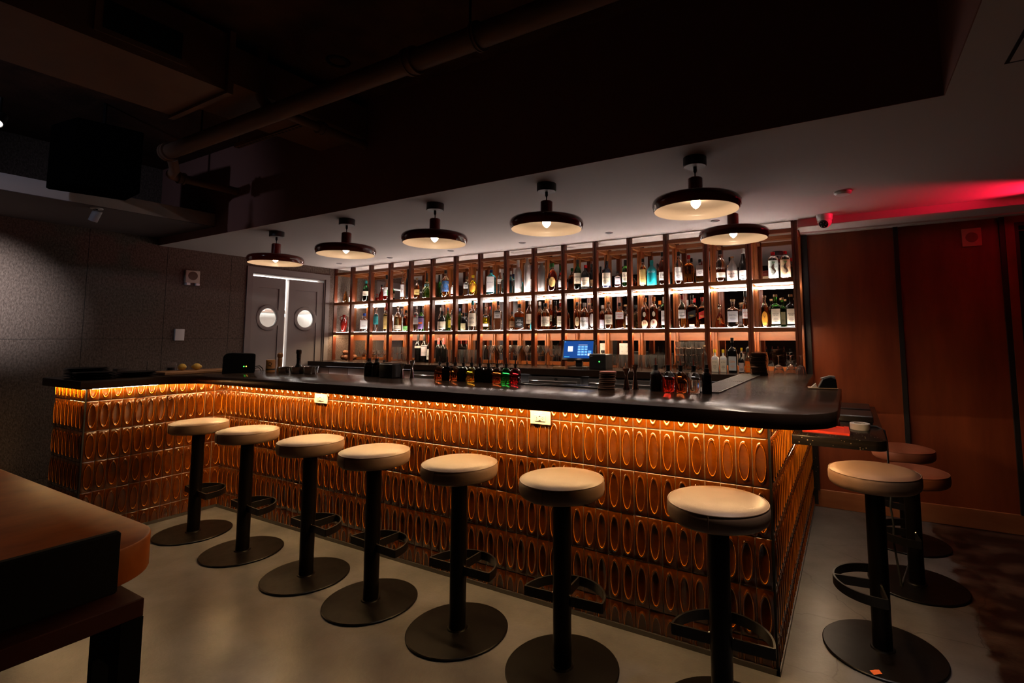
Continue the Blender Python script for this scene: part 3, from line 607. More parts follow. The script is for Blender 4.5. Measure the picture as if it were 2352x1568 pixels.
tag(g.build('led_strip_light', mat('fill_strip_led', (1, 1, 1), .5, emit=(1, .90, .86), es=E_FILL_STRIP)), 'long added fill strip on the front of the back bar cabinets', 'light strip', 'added fill lights behind the bar')
sh = thing('bottle_shelf', 'tall wood framed bottle shelf with mirrored back, sixteen bays wide', 'shelf', (0, 0, 0))
g = MB(); g.box(XS-.02, XS+16*PS+.02, YM, YM+.015, ZK+.0, ZC-.001); g.build('mirror', MIRROR, sh)
POSTM = mat('post_walnut', (.085, .017, .005), .4, col2=(.15, .034, .010), nscale=5, stretch=(3, 3, .5), contrast=(.3, .7))
hw = .0225
for i in range(17):
    x = XS+i*PS
    g = MB(); g.box(x-hw, x-.004, YS, YS+.045, ZK, ZC); g.box(x+.004, x+hw, YS, YS+.045, ZK, ZC); g.box(x-.004, x+.004, YS+.008, YS+.04, ZK, ZC); g.build('post', POSTM, sh)
    g = MB(); g.box(x-hw, x-.004, YM-.045, YM-.002, ZK, ZC-.03); g.box(x+.004, x+hw, YM-.045, YM-.002, ZK, ZC-.03); g.box(x-.004, x+.004, YM-.036, YM-.002, ZK, ZC-.03); g.build('back_post', WOOD, sh)
    g = MB(); g.box(x-.016, x+.016, YS+.045, YM-.045, 2.262, 2.293); g.build('side_rail', WOODX, sh)
    if i == 16: break
    x0, x1 = x+hw, x+PS-hw
    for z in (Z1, Z2):
        g = MB()
        if z == Z1: g.box(x0, x1, YS, 2.343, z-.035, z, bev=.002)
        else: g.box(x0-.001, x1+.001, YS, YS+.018, z-.037, z); g.box(x0-.001, x1+.001, YS+.018, YM-.002, z-.020, z)
        g.build('shelf_board', WOODX, sh)
    g = MB(); g.box(x0, x1, YS+.004, YS+.04, 2.26, 2.293); g.build('top_rail', WOODX, sh)
    g = MB(); g.box(x0, x1, YM-.036, YM-.003, 2.26, 2.293); g.build('back_rail', WOODX, sh)
    g = MB(); g.box(x0, x1, YM-.02, YM-.003, 1.372, Z2-.0205); g.build('header_board', WOODX, sh)
    g = MB(); g.box(x0, x1, YM-.03, YM-.003, ZK, ZK+.035); g.build('sill_rail', WOODX, sh)
LED = mat('white_led', (1, 1, 1), .5, emit=(1, .86, .74), es=E_SHELF)
LED3 = mat('upward_led', (1, 1, 1), .5, emit=(1, .88, .8), es=E_SHELF_TOP)
LED4 = mat('front_led', (1, 1, 1), .5, emit=(1, .88, .8), es=E_SHELF_TOP*.5)
LED2 = mat('warm_led', (1, .9, .7), .5, emit=(1, .74, .46), es=E_SHELF_LOW)
for z, y, m, lab, s_ in ((Z1-.056, 2.358, LED, 'white light bar behind the upper shelf board, one of sixteen', .010), (Z1+.0003, 2.152, LED3, 'slim light bar along the front edge of the upper shelf, one of sixteen', .005), (Z2+.0003, 2.152, LED4, 'slim light bar along the front edge of the middle shelf, one of sixteen', .005), (Z2-.034, YS+.03, LED2, 'warm light bar under the middle shelf, one of sixteen', .005)):
    o = None
    for i in range(16):
        x = XS+i*PS+.001
        if o is None:
            g = MB(); g.box(0, PS-.002, -s_, s_, 0, .012 if s_ > .009 else .006 if y < 2.14 else .003 if z > 1.6 else .0018); o = tag(g.build('light_bar', m), lab, 'light bar', lab.split(',')[0].replace('light bar', 'light bars')); o.location = (x, y, z)
        else: c = o.copy(); COL.objects.link(c); c.location.x = x
# ---------------------------------------------------------------- bottle kit
def glass(name, col, rough=.0): return mat(name, col, rough, trans=1., ior=1.45)
LIQ = {'clear': glass('water_clear', (.95, .96, .95)), 'amber': glass('amber_spirit', (.80, .30, .05)), 'darkamber': glass('dark_spirit', (.42, .09, .018)), 'paleamber': glass('pale_spirit', (.93, .68, .30)),
       'red': glass('red_spirit', (.6, .03, .02)), 'clearred': glass('red_aperitif', (.72, .04, .02)), 'yellow': glass('yellow_spirit', (.95, .74, .03)), 'palegreen': glass('pale_green_glass', (.72, .9, .72)),
       'green': glass('green_glass', (.10, .50, .10)), 'dkgreen': glass('dark_green_glass', (.02, .16, .05)), 'cyan': glass('blue_glass', (.06, .62, .88)),
       'black': mat('black_glass', (.006, .006, .006), .08), 'navy': mat('navy_glass', (.008, .010, .022), .1), 'teal': mat('teal_paint', (.015, .36, .42), .3), 'white': mat('white_wrap', (.72, .70, .68), .55),
       'frost': mat('frosted_glass', (.86, .86, .86), .45, trans=.75, ior=1.3), 'redjug': mat('red_glazed_jug', (.22, .012, .008), .12, coat=.5)}
EMPTYC = {k: (LIQ[k] if k in ('green', 'dkgreen', 'cyan', 'black', 'navy', 'teal', 'white', 'frost', 'redjug', 'palegreen') else CLEAR) for k in LIQ}
CAPC = {'black': (.01, .01, .01), 'white': (.75, .73, .7), 'red': (.35, .01, .01), 'teal': (.02, .3, .32), 'cork': (.45, .28, .14), 'wood': (.32, .17, .07), 'navy': (.012, .02, .08), 'blue': (.02, .06, .3), 'yellow': (.8, .6, .02), 'green': (.02, .12, .03), 'orange': (.75, .2, .02), 'redgold': (.4, .03, .01), 'redfoil': (.45, .08, .08), 'glass': (.7, .6, .5)}
LABC = {'white': (.78, .75, .72), 'cream': (.76, .66, .5), 'gold': (.62, .42, .14), 'skyblue': (.18, .5, .7), 'blue': (.05, .16, .42), 'orange': (.75, .32, .03), 'black': (.015, .015, .015), 'brown': (.2, .11, .05), 'lilac': (.6, .55, .6), 'grey': (.45, .44, .42), 'pink': (.78, .6, .52), 'palegreen': (.66, .74, .66), 'tan': (.62, .46, .27), 'teal': (.04, .34, .36), 'green': (.16, .42, .12), 'violet': (.2, .12, .3), 'yellow': (.8, .65, .05), 'khaki': (.42, .37, .2), 'silver': (.6, .6, .62), 'redlabel': (.5, .03, .02), 'palegrey': (.5, .53, .55), 'pinkgrey': (.55, .45, .43), 'orangelabel': (.85, .16, .01)}
TXC = {'black': (.01, .01, .01), 'white': (.8, .8, .8), 'navy': (.01, .02, .1), 'brown': (.15, .05, .02), 'grey': (.2, .2, .2), 'red': (.5, .02, .02), 'gold': (.6, .38, .1), 'orange': (.8, .25, .02), '': (.02, .02, .02)}
R_ = 'r'
PROF = {  # (radius fraction, height fraction, squareness of the section)
 'round': [(.90, 0, 1), (1, .02, 1), (1, .57, 1), (.95, .63, 1), (.70, .71, 1), (.42, .765, 0), (.35, .80, 0), (.34, .90, 0), (.36, .92, 0), (.36, .95, 0)],
 'round2': [(.92, 0, 1), (1, .02, 1), (1, .70, 1), (.93, .76, 1), (.65, .82, 1), (.36, .86, 0), (.32, .88, 0), (.32, .95, 0)],
 'slope': [(.90, 0, 1), (1, .02, 1), (1, .45, 1), (.85, .55, 1), (.55, .68, 0), (.38, .78, 0), (.33, .85, 0), (.35, .95, 0)],
 'wine': [(.92, 0, 1), (1, .02, 1), (1, .56, 1), (.93, .62, 1), (.62, .69, 1), (.40, .74, 0), (.36, .78, 0), (.35, .95, 0)],
 'wine2': [(.92, 0, 1), (1, .02, 1), (1, .62, 1), (.92, .68, 1), (.62, .74, 1), (.42, .78, 0), (.37, .82, 0), (.36, .95, 0)],
 'square': [(.93, 0, 1), (1, .015, 1), (1, .60, 1), (.94, .645, 1), (.60, .69, .5), (.34, .72, 0), (.30, .76, 0), (.30, .88, 0), (.33, .90, 0), (.33, .95, 0)],
 'gin': [(.95, 0, 1), (1, .01, 1), (.93, .68, 1), (.90, .72, 1), (.32, .84, .3), (.26, .87, 0), (.26, .95, 0)],
 'squat': [(.80, 0, 1), (.97, .05, 1), (1, .25, 1), (.97, .50, 1), (.75, .64, 1), (.38, .73, 0), (.28, .78, 0), (.27, .90, 0), (.31, .93, 0)],
 'squat2': [(.92, 0, 1), (1, .02, 1), (1, .48, 1), (.92, .58, 1), (.60, .68, 1), (.32, .74, 0), (.27, .78, 0), (.26, .92, 0), (.30, .95, 0)],
 'tall': [(.88, 0, 1), (.95, .01, 1), (1, .60, 1), (.95, .66, 1), (.70, .72, 1), (.42, .76, 0), (.34, .79, 0), (.36, .95, 0)],
 'gourd': [(.55, 0, 1), (.9, .06, 1), (1, .18, 1), (.8, .38, 1), (.45, .58, .5), (.30, .75, 0), (.26, .88, 0), (.30, 1, 0)],
 'jug': [(.75, 0, 0), (.95, .12, 0), (1, .3, 0), (.95, .46, 0), (.6, .58, 0), (.28, .66, 0), (.22, .75, 0), (.22, .92, 0), (.26, .96, 0)],
 'jugclear': [(.92, 0, 0), (1, .02, 0), (1, .42, 0), (.9, .55, 0), (.62, .70, 0), (.36, .80, 0), (.27, .85, 0), (.26, .95, 0)],
 'cone': [(1, 0, 0), (1, .02, 0), (.55, .55, 0), (.25, .95, 0), (.1, 1, 0)],
 'cone2': [(.85, 0, .2), (1, .03, .2), (.97, .1, .2), (.48, .56, .1), (.2, .66, 0), (.17, .72, 0), (.17, .84, 0), (.24, .86, 0)],
 'amphora': [(.32, 0, 0), (.45, .03, 0), (.8, .35, 0), (.86, .52, 0), (.78, .66, 0), (.42, .76, 0), (.28, .82, 0), (.28, .93, 0), (.40, .97, 0), (.40, 1, 0)],
 'wrap': [(.9, 0, 1), (.96, .02, 1), (.98, .78, 1), (.7, .84, 0), (.50, .88, 0), (.36, 1, 0)],
}
CAPR = {'round2': .88, 'square': .86, 'gin': .88, 'squat': .88, 'squat2': .86, 'tall': .80, 'wine': .74, 'wine2': .80, 'jugclear': .88, 'cone2': .84, 'slope': .84, 'cone': 2, 'wrap': 2, 'amphora': 2, 'gourd': 2, 'jug': .9}
def sect(r, sq, a, b, n=28):
    P = []
    for i in range(n):
        t = 2*PI*(i+.5)/n; c, s_ = math.cos(t), math.sin(t)
        e = 2+sq*5; k = (abs(c)**e+abs(s_)**e)**(-1/e)
        P.append((r*a*c*k, r*b*s_*k))
    return P
def bottle(name, label, cat, loc, rz, W, H, ty, gl, fill, cap, lab=None, lr=(.1, .5), tx='', tc='black', grp=None, depth=None, oval=False, extra=''):
    t = thing(name, label, cat, loc, rz, grp)
    sqr = 1. if ty in ('square', 'gin') else 0.
    a = W/2; b = a*((depth or .72) if sqr else 1.)
    pr = PROF[ty]; n = 28; vs = []; nr = 0; g = MB(); zl = fill*.78*H
    zs = [(r, z*H, q*sqr) for r, z, q in pr]
    # ring exactly at the fill line
    for k in range(len(zs)-1):
        if zs[k][1] < zl < zs[k+1][1]:
            f = (zl-zs[k][1])/(zs[k+1][1]-zs[k][1]); zs.insert(k+1, (zs[k][0]+f*(zs[k+1][0]-zs[k][0]), zl, zs[k][2])); break
    for r, z, q in zs:
        bb_ = b if q or not sqr else b+(a-b)*(1-min(1, q*2)) ; bb_ = b if (sqr and q > .4) else (a if not sqr else a)
        tw = .25 if extra == 'twist' else 0
        for (x, y) in sect(r, q, a, bb_, n): vs.append((x*math.cos(tw*z*40)-y*math.sin(tw*z*40), x*math.sin(tw*z*40)+y*math.cos(tw*z*40), z))
    if ty == 'wrap':
        for i, v in enumerate(vs):
            k = 1+.05*math.sin(v[2]*260+2*math.atan2(v[1], v[0])); vs[i] = (v[0]*k, v[1]*k, v[2])
    g.v = vs; m = len(zs)
    g.f.append(tuple(range(n-1, -1, -1))); g.m.append(0)
    for k in range(m-1):
        for i in range(n): g.f.append((k*n+i, k*n+(i+1) % n, (k+1)*n+(i+1) % n, (k+1)*n+i)); g.m.append(0 if zs[k+1][1] <= zl+1e-6 else 1)
    g.f.append(tuple(range((m-1)*n, m*n))); g.m.append(1)
    body = g.build('bottle_body', [LIQ[gl], EMPTYC[gl]], t, ang=40)
    if cap != 'none' and CAPR.get(ty, .87) < 1.5:
        zc = CAPR.get(ty, .87)*H; rn = max(r for r, z, q in pr if z >= .84)*a+.0012; g = MB()
        if cap == 'glass': g.lathe([(0, zc), (rn*.9, zc), (rn*1.5, zc+.006), (rn*1.5, H-.006), (rn*.8, H), (0, H)], 12)
        elif cap in ('cork', 'wood'): g.lathe([(0, .945*H), (rn, .93*H), (rn*1.16, .935*H), (rn*1.16, H-.002), (rn*1.05, H), (0, H)], 18)
        else: g.lathe([(0, zc), (rn, zc), (rn*1.03, zc+.003), (rn*1.03, H-.002), (rn*.9, H), (0, H)], 18)
        g.build('cap', CLEAR if cap == 'glass' else mat('cap_'+cap, CAPC[cap], .35), t)
    if lab:
        z0, z1 = lr[0]*H, lr[1]*H; zc = (z0+z1)/2; hh = (z1-z0)/2
        lm = mat('label_'+lab, LABC[lab], .55); im = mat('print_'+(tc or 'plain'), TXC[tc], .5)
        def rad(z):
            for k in range(len(zs)-1):
                if zs[k][1] <= z <= zs[k+1][1]: return a*(zs[k][0]+(zs[k+1][0]-zs[k][0])*(z-zs[k][1])/max(1e-6, zs[k+1][1]-zs[k][1]))
            return a
        if sqr: half = a*.84; warp = lambda x, z, o: (x, -(b*rad(z)/a)-o, z)
        else: half = 1.12; warp = lambda x, z, o: ((rad(z)+o)*math.sin(x), -(rad(z)+o)*math.cos(x), z)
        g = MB(); nx, nz = 14, 4
        if oval:
            vs = [warp(0, zc, .001)]; 
            for q in (.5, 1.): vs += [warp(.72*half*q*math.cos(2*PI*i/24), zc+hh*q*math.sin(2*PI*i/24), .001) for i in range(24)]
            fs = [(0, 1+i, 1+(i+1) % 24) for i in range(24)]+[(1+i, 25+i, 25+(i+1) % 24, 1+(i+1) % 24) for i in range(24)]
            g.add(vs, fs)
        else:
            sl = .35*hh if 'slanted' in label else 0
            vs = [warp(half*(2*i/nx-1), z0+(z1-z0)*k/nz+sl*(2*i/nx-1), .0008) for k in range(nz+1) for i in range(nx+1)]
            g.add(vs, [(k*(nx+1)+i, k*(nx+1)+i+1, (k+1)*(nx+1)+i+1, (k+1)*(nx+1)+i) for k in range(nz) for i in range(nx)])
        ul = half if sqr else half*a
        if tx:
            v2, f2 = text2d(tx, min(hh*.8, .026)); wd = max(p[0] for p in v2)-min(p[0] for p in v2) if v2 else 1
            k = min(1.3, 1.5*ul/max(wd, 1e-5))
            g.add([warp(p[0]*k/(1 if sqr else a), zc+hh*.25+p[1]*min(k, 1.1), .0016) for p in v2], f2, 1)
        if not oval and hh > .02:
            for q, w_ in ((-.25, .5), (-.42, .6), (-.62, .35)):
                z_ = zc+hh*q; e = half*w_
                vs = [warp(-e+2*e*i/6, z_+dz, .0015) for dz in (-.0013, .0013) for i in range(7)]
                g.add(vs, [(i, i+1, 8+i, 7+i) for i in range(6)], 1)
        g.build('label', [lm, im], body, ang=80)
    return t, body, a, b, zs
ORD = ['first', 'second', 'third', 'fourth', 'fifth', 'sixth', 'seventh', 'eighth', 'ninth', 'tenth', 'eleventh', 'twelfth', 'thirteenth', 'fourteenth', 'fifteenth', 'sixteenth']
BOTTLES=[
(1,0,-1.331,2.2,0.072,0.224,'gourd','amber',0.9,'none',None,None,'','','twisted pale amber decanter without a label'),
(1,0,-1.214,2.2,0.05,0.15,'round','red',0.8,'red','white',(0.15,0.5),'','','small red bottle half hidden by the post'),
(1,1,-0.998,2.31,0.078,0.262,'jug','redjug',1,'black',None,None,'','','red round jug with a narrow neck'),
(1,1,-0.917,2.2,0.082,0.282,'round','dkgreen',0.85,'teal','cream',(0.28,0.5),'','','dark green bottle with teal cap and small cream label'),
(1,2,-0.526,2.2,0.077,0.332,'slope','clearred',0.5,'black','white',(0.18,0.52),'','navy','clear bottle of red liquid with black cap and tricolour label'),
(1,3,-0.234,2.2,0.053,0.37,'round','paleamber',0.6,'cork','white',(0.1,0.52),'b','black','slim pale bottle with tall white label and green neck band'),
(1,3,-0.142,2.2,0.058,0.378,'wine','black',1,'black',None,None,'','','tall unlabelled black bottle'),
(1,4,0.016,2.2,0.073,0.264,'squat','amber',0.8,'cork','gold',(0.2,0.45),'','','amber flask with small gold label'),
(1,4,0.077,2.31,0.059,0.331,'wine','green',0.9,'black','skyblue',(0.3,0.58),'','','slim green bottle with sky blue and red label'),
(1,4,0.185,2.2,0.114,0.206,'squat','palegreen',0.8,'cork',None,None,'','','round cut glass decanter with a cork ball stopper'),
(1,5,0.487,2.2,0.087,0.329,'round','amber',0.8,'black','blue',(0.2,0.6),'','','amber bottle with blue label wrapped in gold wire'),
(1,5,0.605,2.2,0.051,0.179,'round','clearred',0.5,'black','white',(0.2,0.65),'','','short red bottle with white label beside the post'),
(1,6,0.812,2.2,0.065,0.233,'square','clear',0.7,'black','white',(0.38,0.68),'7A','black','square clear bottle with white label'),
(1,6,0.909,2.2,0.095,0.241,'squat','yellow',0.95,'yellow','orange',(0.15,0.62),'','','golden bottle with an orange oval label'),
(1,7,1.174,2.2,0.106,0.286,'gin','cyan',0.95,'navy','white',(0.1,0.72),'BOMBAY','navy','bright blue gin bottle with sloping shoulders'),
(1,7,1.214,2.31,0.06,0.308,'round','clear',0.8,'white','white',(0.42,0.6),'','','slim clear bottle with white cap and pale label'),
(1,7,1.349,2.2,0.063,0.238,'round','palegreen',0.9,'black','black',(0.25,0.6),'','','pale green bottle with black oval label'),
(1,8,1.515,2.31,0.044,0.185,'round','cyan',0.9,'navy',None,None,'','','small blue bottle half hidden behind a frosted one'),
(1,8,1.543,2.2,0.081,0.37,'tall','frost',1,'white',None,None,'','','tall frosted bottle with an etched tree pattern'),
(1,8,1.663,2.2,0.071,0.381,'wrap','white',1,'white',None,None,'','','bottle wrapped in pleated white paper'),
(1,8,1.643,2.31,0.053,0.318,'round','clear',0.8,'navy','white',(0.1,0.5),'','','clear bottle with white and blue label and dark blue cap'),
(1,9,1.847,2.2,0.075,0.318,'wrap','frost',1,'white',None,None,'','','frosted ribbed bottle against the left post'),
(1,9,1.897,2.31,0.085,0.318,'slope','darkamber',0.9,'green',None,None,'','','dark amber bottle with green foil neck and no label'),
(1,9,1.982,2.2,0.092,0.3,'round','darkamber',0.95,'green','gold',(0.15,0.5),'1','black','dark amber bottle with gold oval label'),
(1,9,2.082,2.2,0.05,0.196,'round','darkamber',0.9,'red','white',(0.2,0.7),'','','short dark bottle with white label beside the right post'),
(1,10,2.239,2.31,0.046,0.221,'round','amber',0.8,'black',None,None,'','','small amber bottle without label in the corner'),
(1,10,2.282,2.2,0.075,0.315,'round','dkgreen',0.9,'black','cream',(0.2,0.55),'JAMESON','black','dark green bottle with cream shield label and pale neck label'),
(1,10,2.374,2.2,0.091,0.254,'round','black',1,'red','cream',(0.12,0.48),'REDBREAST','brown','stout black bottle with wide cream label and red cap'),
(1,10,2.388,2.31,0.059,0.277,'round','black',1,'black','brown',(0.15,0.4),'','','black bottle with small brown label'),
(1,11,2.61,2.2,0.09,0.275,'round','navy',1,'black','cream',(0.1,0.56),'TEELING','black','dark navy bottle with cream shield shaped label'),
(1,11,2.728,2.2,0.066,0.164,'square','clearred',0.7,'black','lilac',(0.2,0.65),'','','short square clear red bottle with lilac label'),
(1,11,2.81,2.2,0.07,0.27,'wine2','green',0.9,'black','cream',(0.18,0.55),'白州','black','green bottle with cream label and brushed characters'),
(1,12,2.991,2.2,0.066,0.27,'round','amber',0.9,'black','gold',(0.06,0.6),'','','amber bottle covered by a mottled gold label'),
(1,12,3.079,2.2,0.09,0.247,'round','teal',1,'teal',None,None,'BRUICH','white','opaque teal bottle with white lettering'),
(1,12,3.099,2.31,0.037,0.227,'round','darkamber',0.9,'black','brown',(0.1,0.5),'','','small dark bottle behind the teal one'),
(1,12,3.183,2.2,0.064,0.315,'round','darkamber',0.95,'black','white',(0.15,0.4),'18','black','tall dark amber bottle with low white label'),
(1,13,3.321,2.31,0.041,0.194,'round','darkamber',0.9,'black',None,None,'','','dark bottle half hidden behind the left post'),
(1,13,3.34,2.2,0.074,0.306,'round','amber',0.65,'black','white',(0.12,0.52),'TALISKER','black','amber bottle with white label splashed with red'),
(1,13,3.435,2.2,0.084,0.267,'square','amber',0.95,'red',None,None,'','','faceted amber bottle with red cap'),
(1,13,3.537,2.2,0.08,0.22,'square','clear',0.5,'black','grey',(0.3,0.75),'TROPICAL','black','square clear bottle with grey landscape label'),
(1,14,3.719,2.2,0.082,0.286,'round','darkamber',0.55,'black','cream',(0.14,0.3),'MONKEY','white','bottle with clear shoulder,dark spirit and low cream label'),
(1,14,3.818,2.2,0.094,0.222,'jugclear','frost',1,'wood','pink',(0.08,0.42),'iichiko','black','round frosted bottle with pale pink label'),
(1,14,3.912,2.2,0.074,0.285,'slope','black',1,'white','white',(0.06,0.32),'','','black bottle with tall neck,white top and white label'),
(1,15,4.153,2.2,0.085,0.233,'round2','clear',0.9,'red','palegreen',(0.05,0.68),'SEEDLIP','grey','clear bottle with pale green label bearing a plant shaped animal'),
(1,15,4.247,2.2,0.083,0.234,'round2','clear',0.9,'red','tan',(0.05,0.68),'SEEDLIP','grey','clear bottle with tan label bearing a plant shaped animal'),
(2,0,-1.346,2.2,0.105,0.24,'amphora','redjug',1,'none',None,None,'','','red amphora with two looped handles'),
(2,0,-1.371,2.31,0.039,0.245,'cone','white',1,'orange',None,None,'','','orange and white cone shaped bottle'),
(2,1,-0.933,2.2,0.108,0.251,'square','clear',0.8,'blue','white',(0.18,0.62),'','','square clear bottle with white label and blue neck band'),
(2,2,-0.706,2.2,0.07,0.327,'round','clear',0.8,'wood','teal',(0.3,0.72),'','','clear bottle with teal label and wooden cap'),
(2,2,-0.518,2.2,0.069,0.379,'wine','clear',0.9,'red','gold',(0.1,0.62),'','','clear bottle with tall pale gold label'),
(2,3,-0.305,2.2,0.1,0.328,'squat2','paleamber',0.75,'cork','cream',(0.06,0.26),'','','rounded pale amber bottle with low cream label'),
(2,3,-0.159,2.2,0.079,0.27,'round','darkamber',0.9,'black','green',(0.06,0.26),'','','dark red bottle with green label near its base'),
(2,4,0.014,2.2,0.068,0.32,'round','clear',0.9,'white','white',(0.28,0.7),'BACARDI','black','clear bottle with white label and round red badge'),
(2,4,0.102,2.2,0.078,0.313,'wine','green',0.95,'black','violet',(0.1,0.6),'','','green bottle with violet,yellow and red label'),
(2,5,0.254,2.2,0.051,0.192,'round','paleamber',0.8,'white','white',(0.2,0.6),'','','pale amber bottle half hidden behind the left post'),
(2,5,0.443,2.2,0.104,0.241,'squat','black',1,'black','cream',(0.1,0.48),'','','squat black bottle with square cream label'),
(2,5,0.435,2.31,0.052,0.29,'round','green',0.9,'navy',None,None,'','','green bottle behind the squat black one'),
(2,5,0.468,2.31,0.047,0.225,'round','clear',0.8,'cork','yellow',(0.2,0.72),'','','slim clear bottle with yellow label'),
(2,5,0.62,2.2,0.061,0.342,'round','clear',0.9,'white','pink',(0.2,0.65),'','','clear bottle with pale red lettered label beside the right post'),
(2,6,0.773,2.2,0.06,0.215,'round','black',1,'black','khaki',(0.05,0.42),'','','small black bottle with khaki label'),
(2,6,0.909,2.2,0.099,0.349,'squat2','clear',0.85,'teal','cream',(0.15,0.58),'GIN','black','rounded clear bottle with cream and green label'),
(2,6,0.91,2.31,0.04,0.299,'round','clear',0.9,'red','white',(0.25,0.6),'','','clear bottle with red cap beside the right post'),
(2,7,1.104,2.2,0.073,0.268,'square','yellow',0.72,'cork','white',(0.18,0.3),'','','bottle of bright yellow liquid with small white label'),
(2,7,1.152,2.31,0.04,0.203,'round','dkgreen',0.9,'black','khaki',(0.1,0.6),'','','small dark green bottle with khaki label'),
(2,7,1.275,2.2,0.087,0.328,'square','clear',0.9,'black','white',(0.42,0.68),'HAKU','black','tall clear bottle with white brushed label'),
(2,8,1.465,2.2,0.053,0.207,'round','amber',0.9,'black','brown',(0.2,0.5),'','','small amber bottle beside the left post'),
(2,8,1.563,2.2,0.112,0.287,'square','amber',0.8,'black','black',(0.1,0.5),"JACK\nDANIEL'S",'white','square amber bottle with black label'),
(2,8,1.621,2.31,0.077,0.33,'round','darkamber',0.75,'white','cream',(0.22,0.55),'','','amber bottle with cream label and white foil neck'),
(2,8,1.726,2.2,0.042,0.123,'squat','dkgreen',0.9,'teal','teal',(0.1,0.7),'','','small round bottle with teal label'),
(2,9,1.888,2.31,0.066,0.321,'round','darkamber',0.9,'white','cream',(0.3,0.5),'','','tall amber bottle with white foil neck at the left post'),
(2,9,1.896,2.2,0.097,0.283,'round','amber',0.8,'black','cream',(0.14,0.5),'OLD\nFORESTER','black','amber bottle with cream and gold label'),
(2,9,1.954,2.31,0.084,0.311,'slope','darkamber',0.8,'black',None,None,'','','dark amber bottle with white lettered shoulder band'),
(2,9,2.076,2.2,0.068,0.283,'square','darkamber',0.8,'red','cream',(0.12,0.5),"Maker's",'black','squarish bottle with dripping red wax neck and cream label'),
(2,10,2.251,2.31,0.069,0.292,'slope','darkamber',0.7,'cork',None,None,'','','dark bottle without label at the left post'),
(2,10,2.274,2.2,0.061,0.282,'round','amber',0.75,'black','tan',(0.12,0.46),'6','black','amber bottle with round tan label'),
(2,10,2.359,2.2,0.09,0.271,'round','amber',0.7,'white','white',(0.04,0.46),'EVAN','black','amber bottle with large white label and white foil neck'),
(2,10,2.448,2.2,0.069,0.264,'round','darkamber',0.8,'black','white',(0.1,0.6),'','','amber bottle with white oval label by the right post'),
(2,11,2.553,2.2,0.047,0.24,'round','darkamber',0.8,'white','lilac',(0.04,0.4),'','','small dark bottle with white cap and lilac label'),
(2,11,2.626,2.2,0.082,0.268,'round','amber',0.75,'wood','cream',(0.18,0.54),'山崎','black','amber bottle with cream label and brushed characters'),
(2,11,2.745,2.2,0.09,0.26,'square','paleamber',0.85,'black','white',(0.38,0.64),'HIBIKI','red','square pale amber bottle with white label high up'),
(2,11,2.836,2.2,0.061,0.204,'square','amber',0.7,'wood','white',(0.2,0.6),'響','black','short amber bottle with white label by the right post'),
(2,12,2.956,2.31,0.034,0.183,'round','amber',0.9,'cork',None,None,'','','small amber bottle behind the left post'),
(2,12,3.005,2.2,0.076,0.296,'round','darkamber',0.8,'orange','tan',(0.04,0.28),'16','red','dark amber bottle with tan lower label and pale oval badge'),
(2,12,3.092,2.2,0.081,0.302,'round','darkamber',0.8,'orange','cream',(0.04,0.3),'8','red','dark amber bottle with white lower label and pale oval badge'),
(2,12,3.192,2.2,0.056,0.298,'wine2','green',0.85,'white','white',(0.12,0.56),'10','black','green bottle with white cap and long white label'),
(2,13,3.323,2.31,0.044,0.284,'wine2','dkgreen',0.85,'white','grey',(0.1,0.52),'','','green bottle with white cap and grey label at the left post'),
(2,13,3.363,2.2,0.071,0.305,'round','amber',0.8,'red','white',(0.3,0.56),"DEWAR'S",'black','amber bottle with pale label and red neck'),
(2,13,3.455,2.2,0.083,0.302,'square','darkamber',0.8,'black','black',(0.32,0.52),'','gold','square amber bottle with slanted black label'),
(2,13,3.546,2.2,0.068,0.28,'square','amber',0.8,'redgold','redlabel',(0.32,0.54),'','gold','square amber bottle with slanted red label'),
(2,14,3.698,2.2,0.09,0.205,'cone2','darkamber',0.85,'glass',None,None,'','','triangular dark decanter with a gold cross'),
(2,14,3.812,2.2,0.101,0.249,'square','clear',0.62,'cork','silver',(0.2,0.58),'MARTELL','navy','wide square clear decanter with silver label'),
(2,14,3.854,2.31,0.04,0.224,'square','amber',0.6,'cork','grey',(0.1,0.5),'','','slim amber bottle with grey label behind the decanter'),
(2,14,3.918,2.2,0.06,0.318,'slope','amber',0.8,'black','white',(0.25,0.5),'VSOP','red','tall cognac bottle with white label and red lettering'),
(2,15,4.073,2.2,0.061,0.271,'round','amber',0.8,'wood','orange',(0.06,0.5),'V','brown','embossed amber bottle with orange oval label'),
(2,15,4.159,2.2,0.08,0.276,'square','green',0.85,'wood','cream',(0.1,0.56),'ANCHO\nREYES','black','green bottle with large cream label and wooden cap'),
(2,15,4.202,2.31,0.048,0.256,'square','green',0.8,'wood','khaki',(0.1,0.52),'','','green bottle seen behind with khaki back label'),
(2,15,4.277,2.2,0.077,0.272,'square','black',0.9,'wood','cream',(0.1,0.56),'ANCHO\nREYES','black','dark brown bottle with large cream label and wooden cap'),
(3,4,0.038,2.22,0.083,0.338,'wine','black',1,'black','grey',(0.5,0.58),'','','black wine bottle with tiny grey label'),
(3,4,0.144,2.22,0.083,0.34,'wine','black',1,'black','lilac',(0.22,0.6),'','grey','black wine bottle with tall pale label'),
(3,4,0.23,2.22,0.067,0.317,'wine','black',1,'red','white',(0.1,0.5),'','','black wine bottle with red foil,half hidden by the post'),
(3,5,0.376,2.22,0.071,0.292,'wine','black',1,'redfoil',None,None,'','','black wine bottle with pink foil beside the left post'),
(3,5,0.456,2.22,0.071,0.29,'wine','black',1,'redfoil',None,None,'','','black wine bottle with pink foil,second from the left post'),
(3,13,3.604,2.0,0.046,0.225,'round','clear',0.0,'cork',None,None,'','','empty clear bottle with cork beside the stacked glasses'),
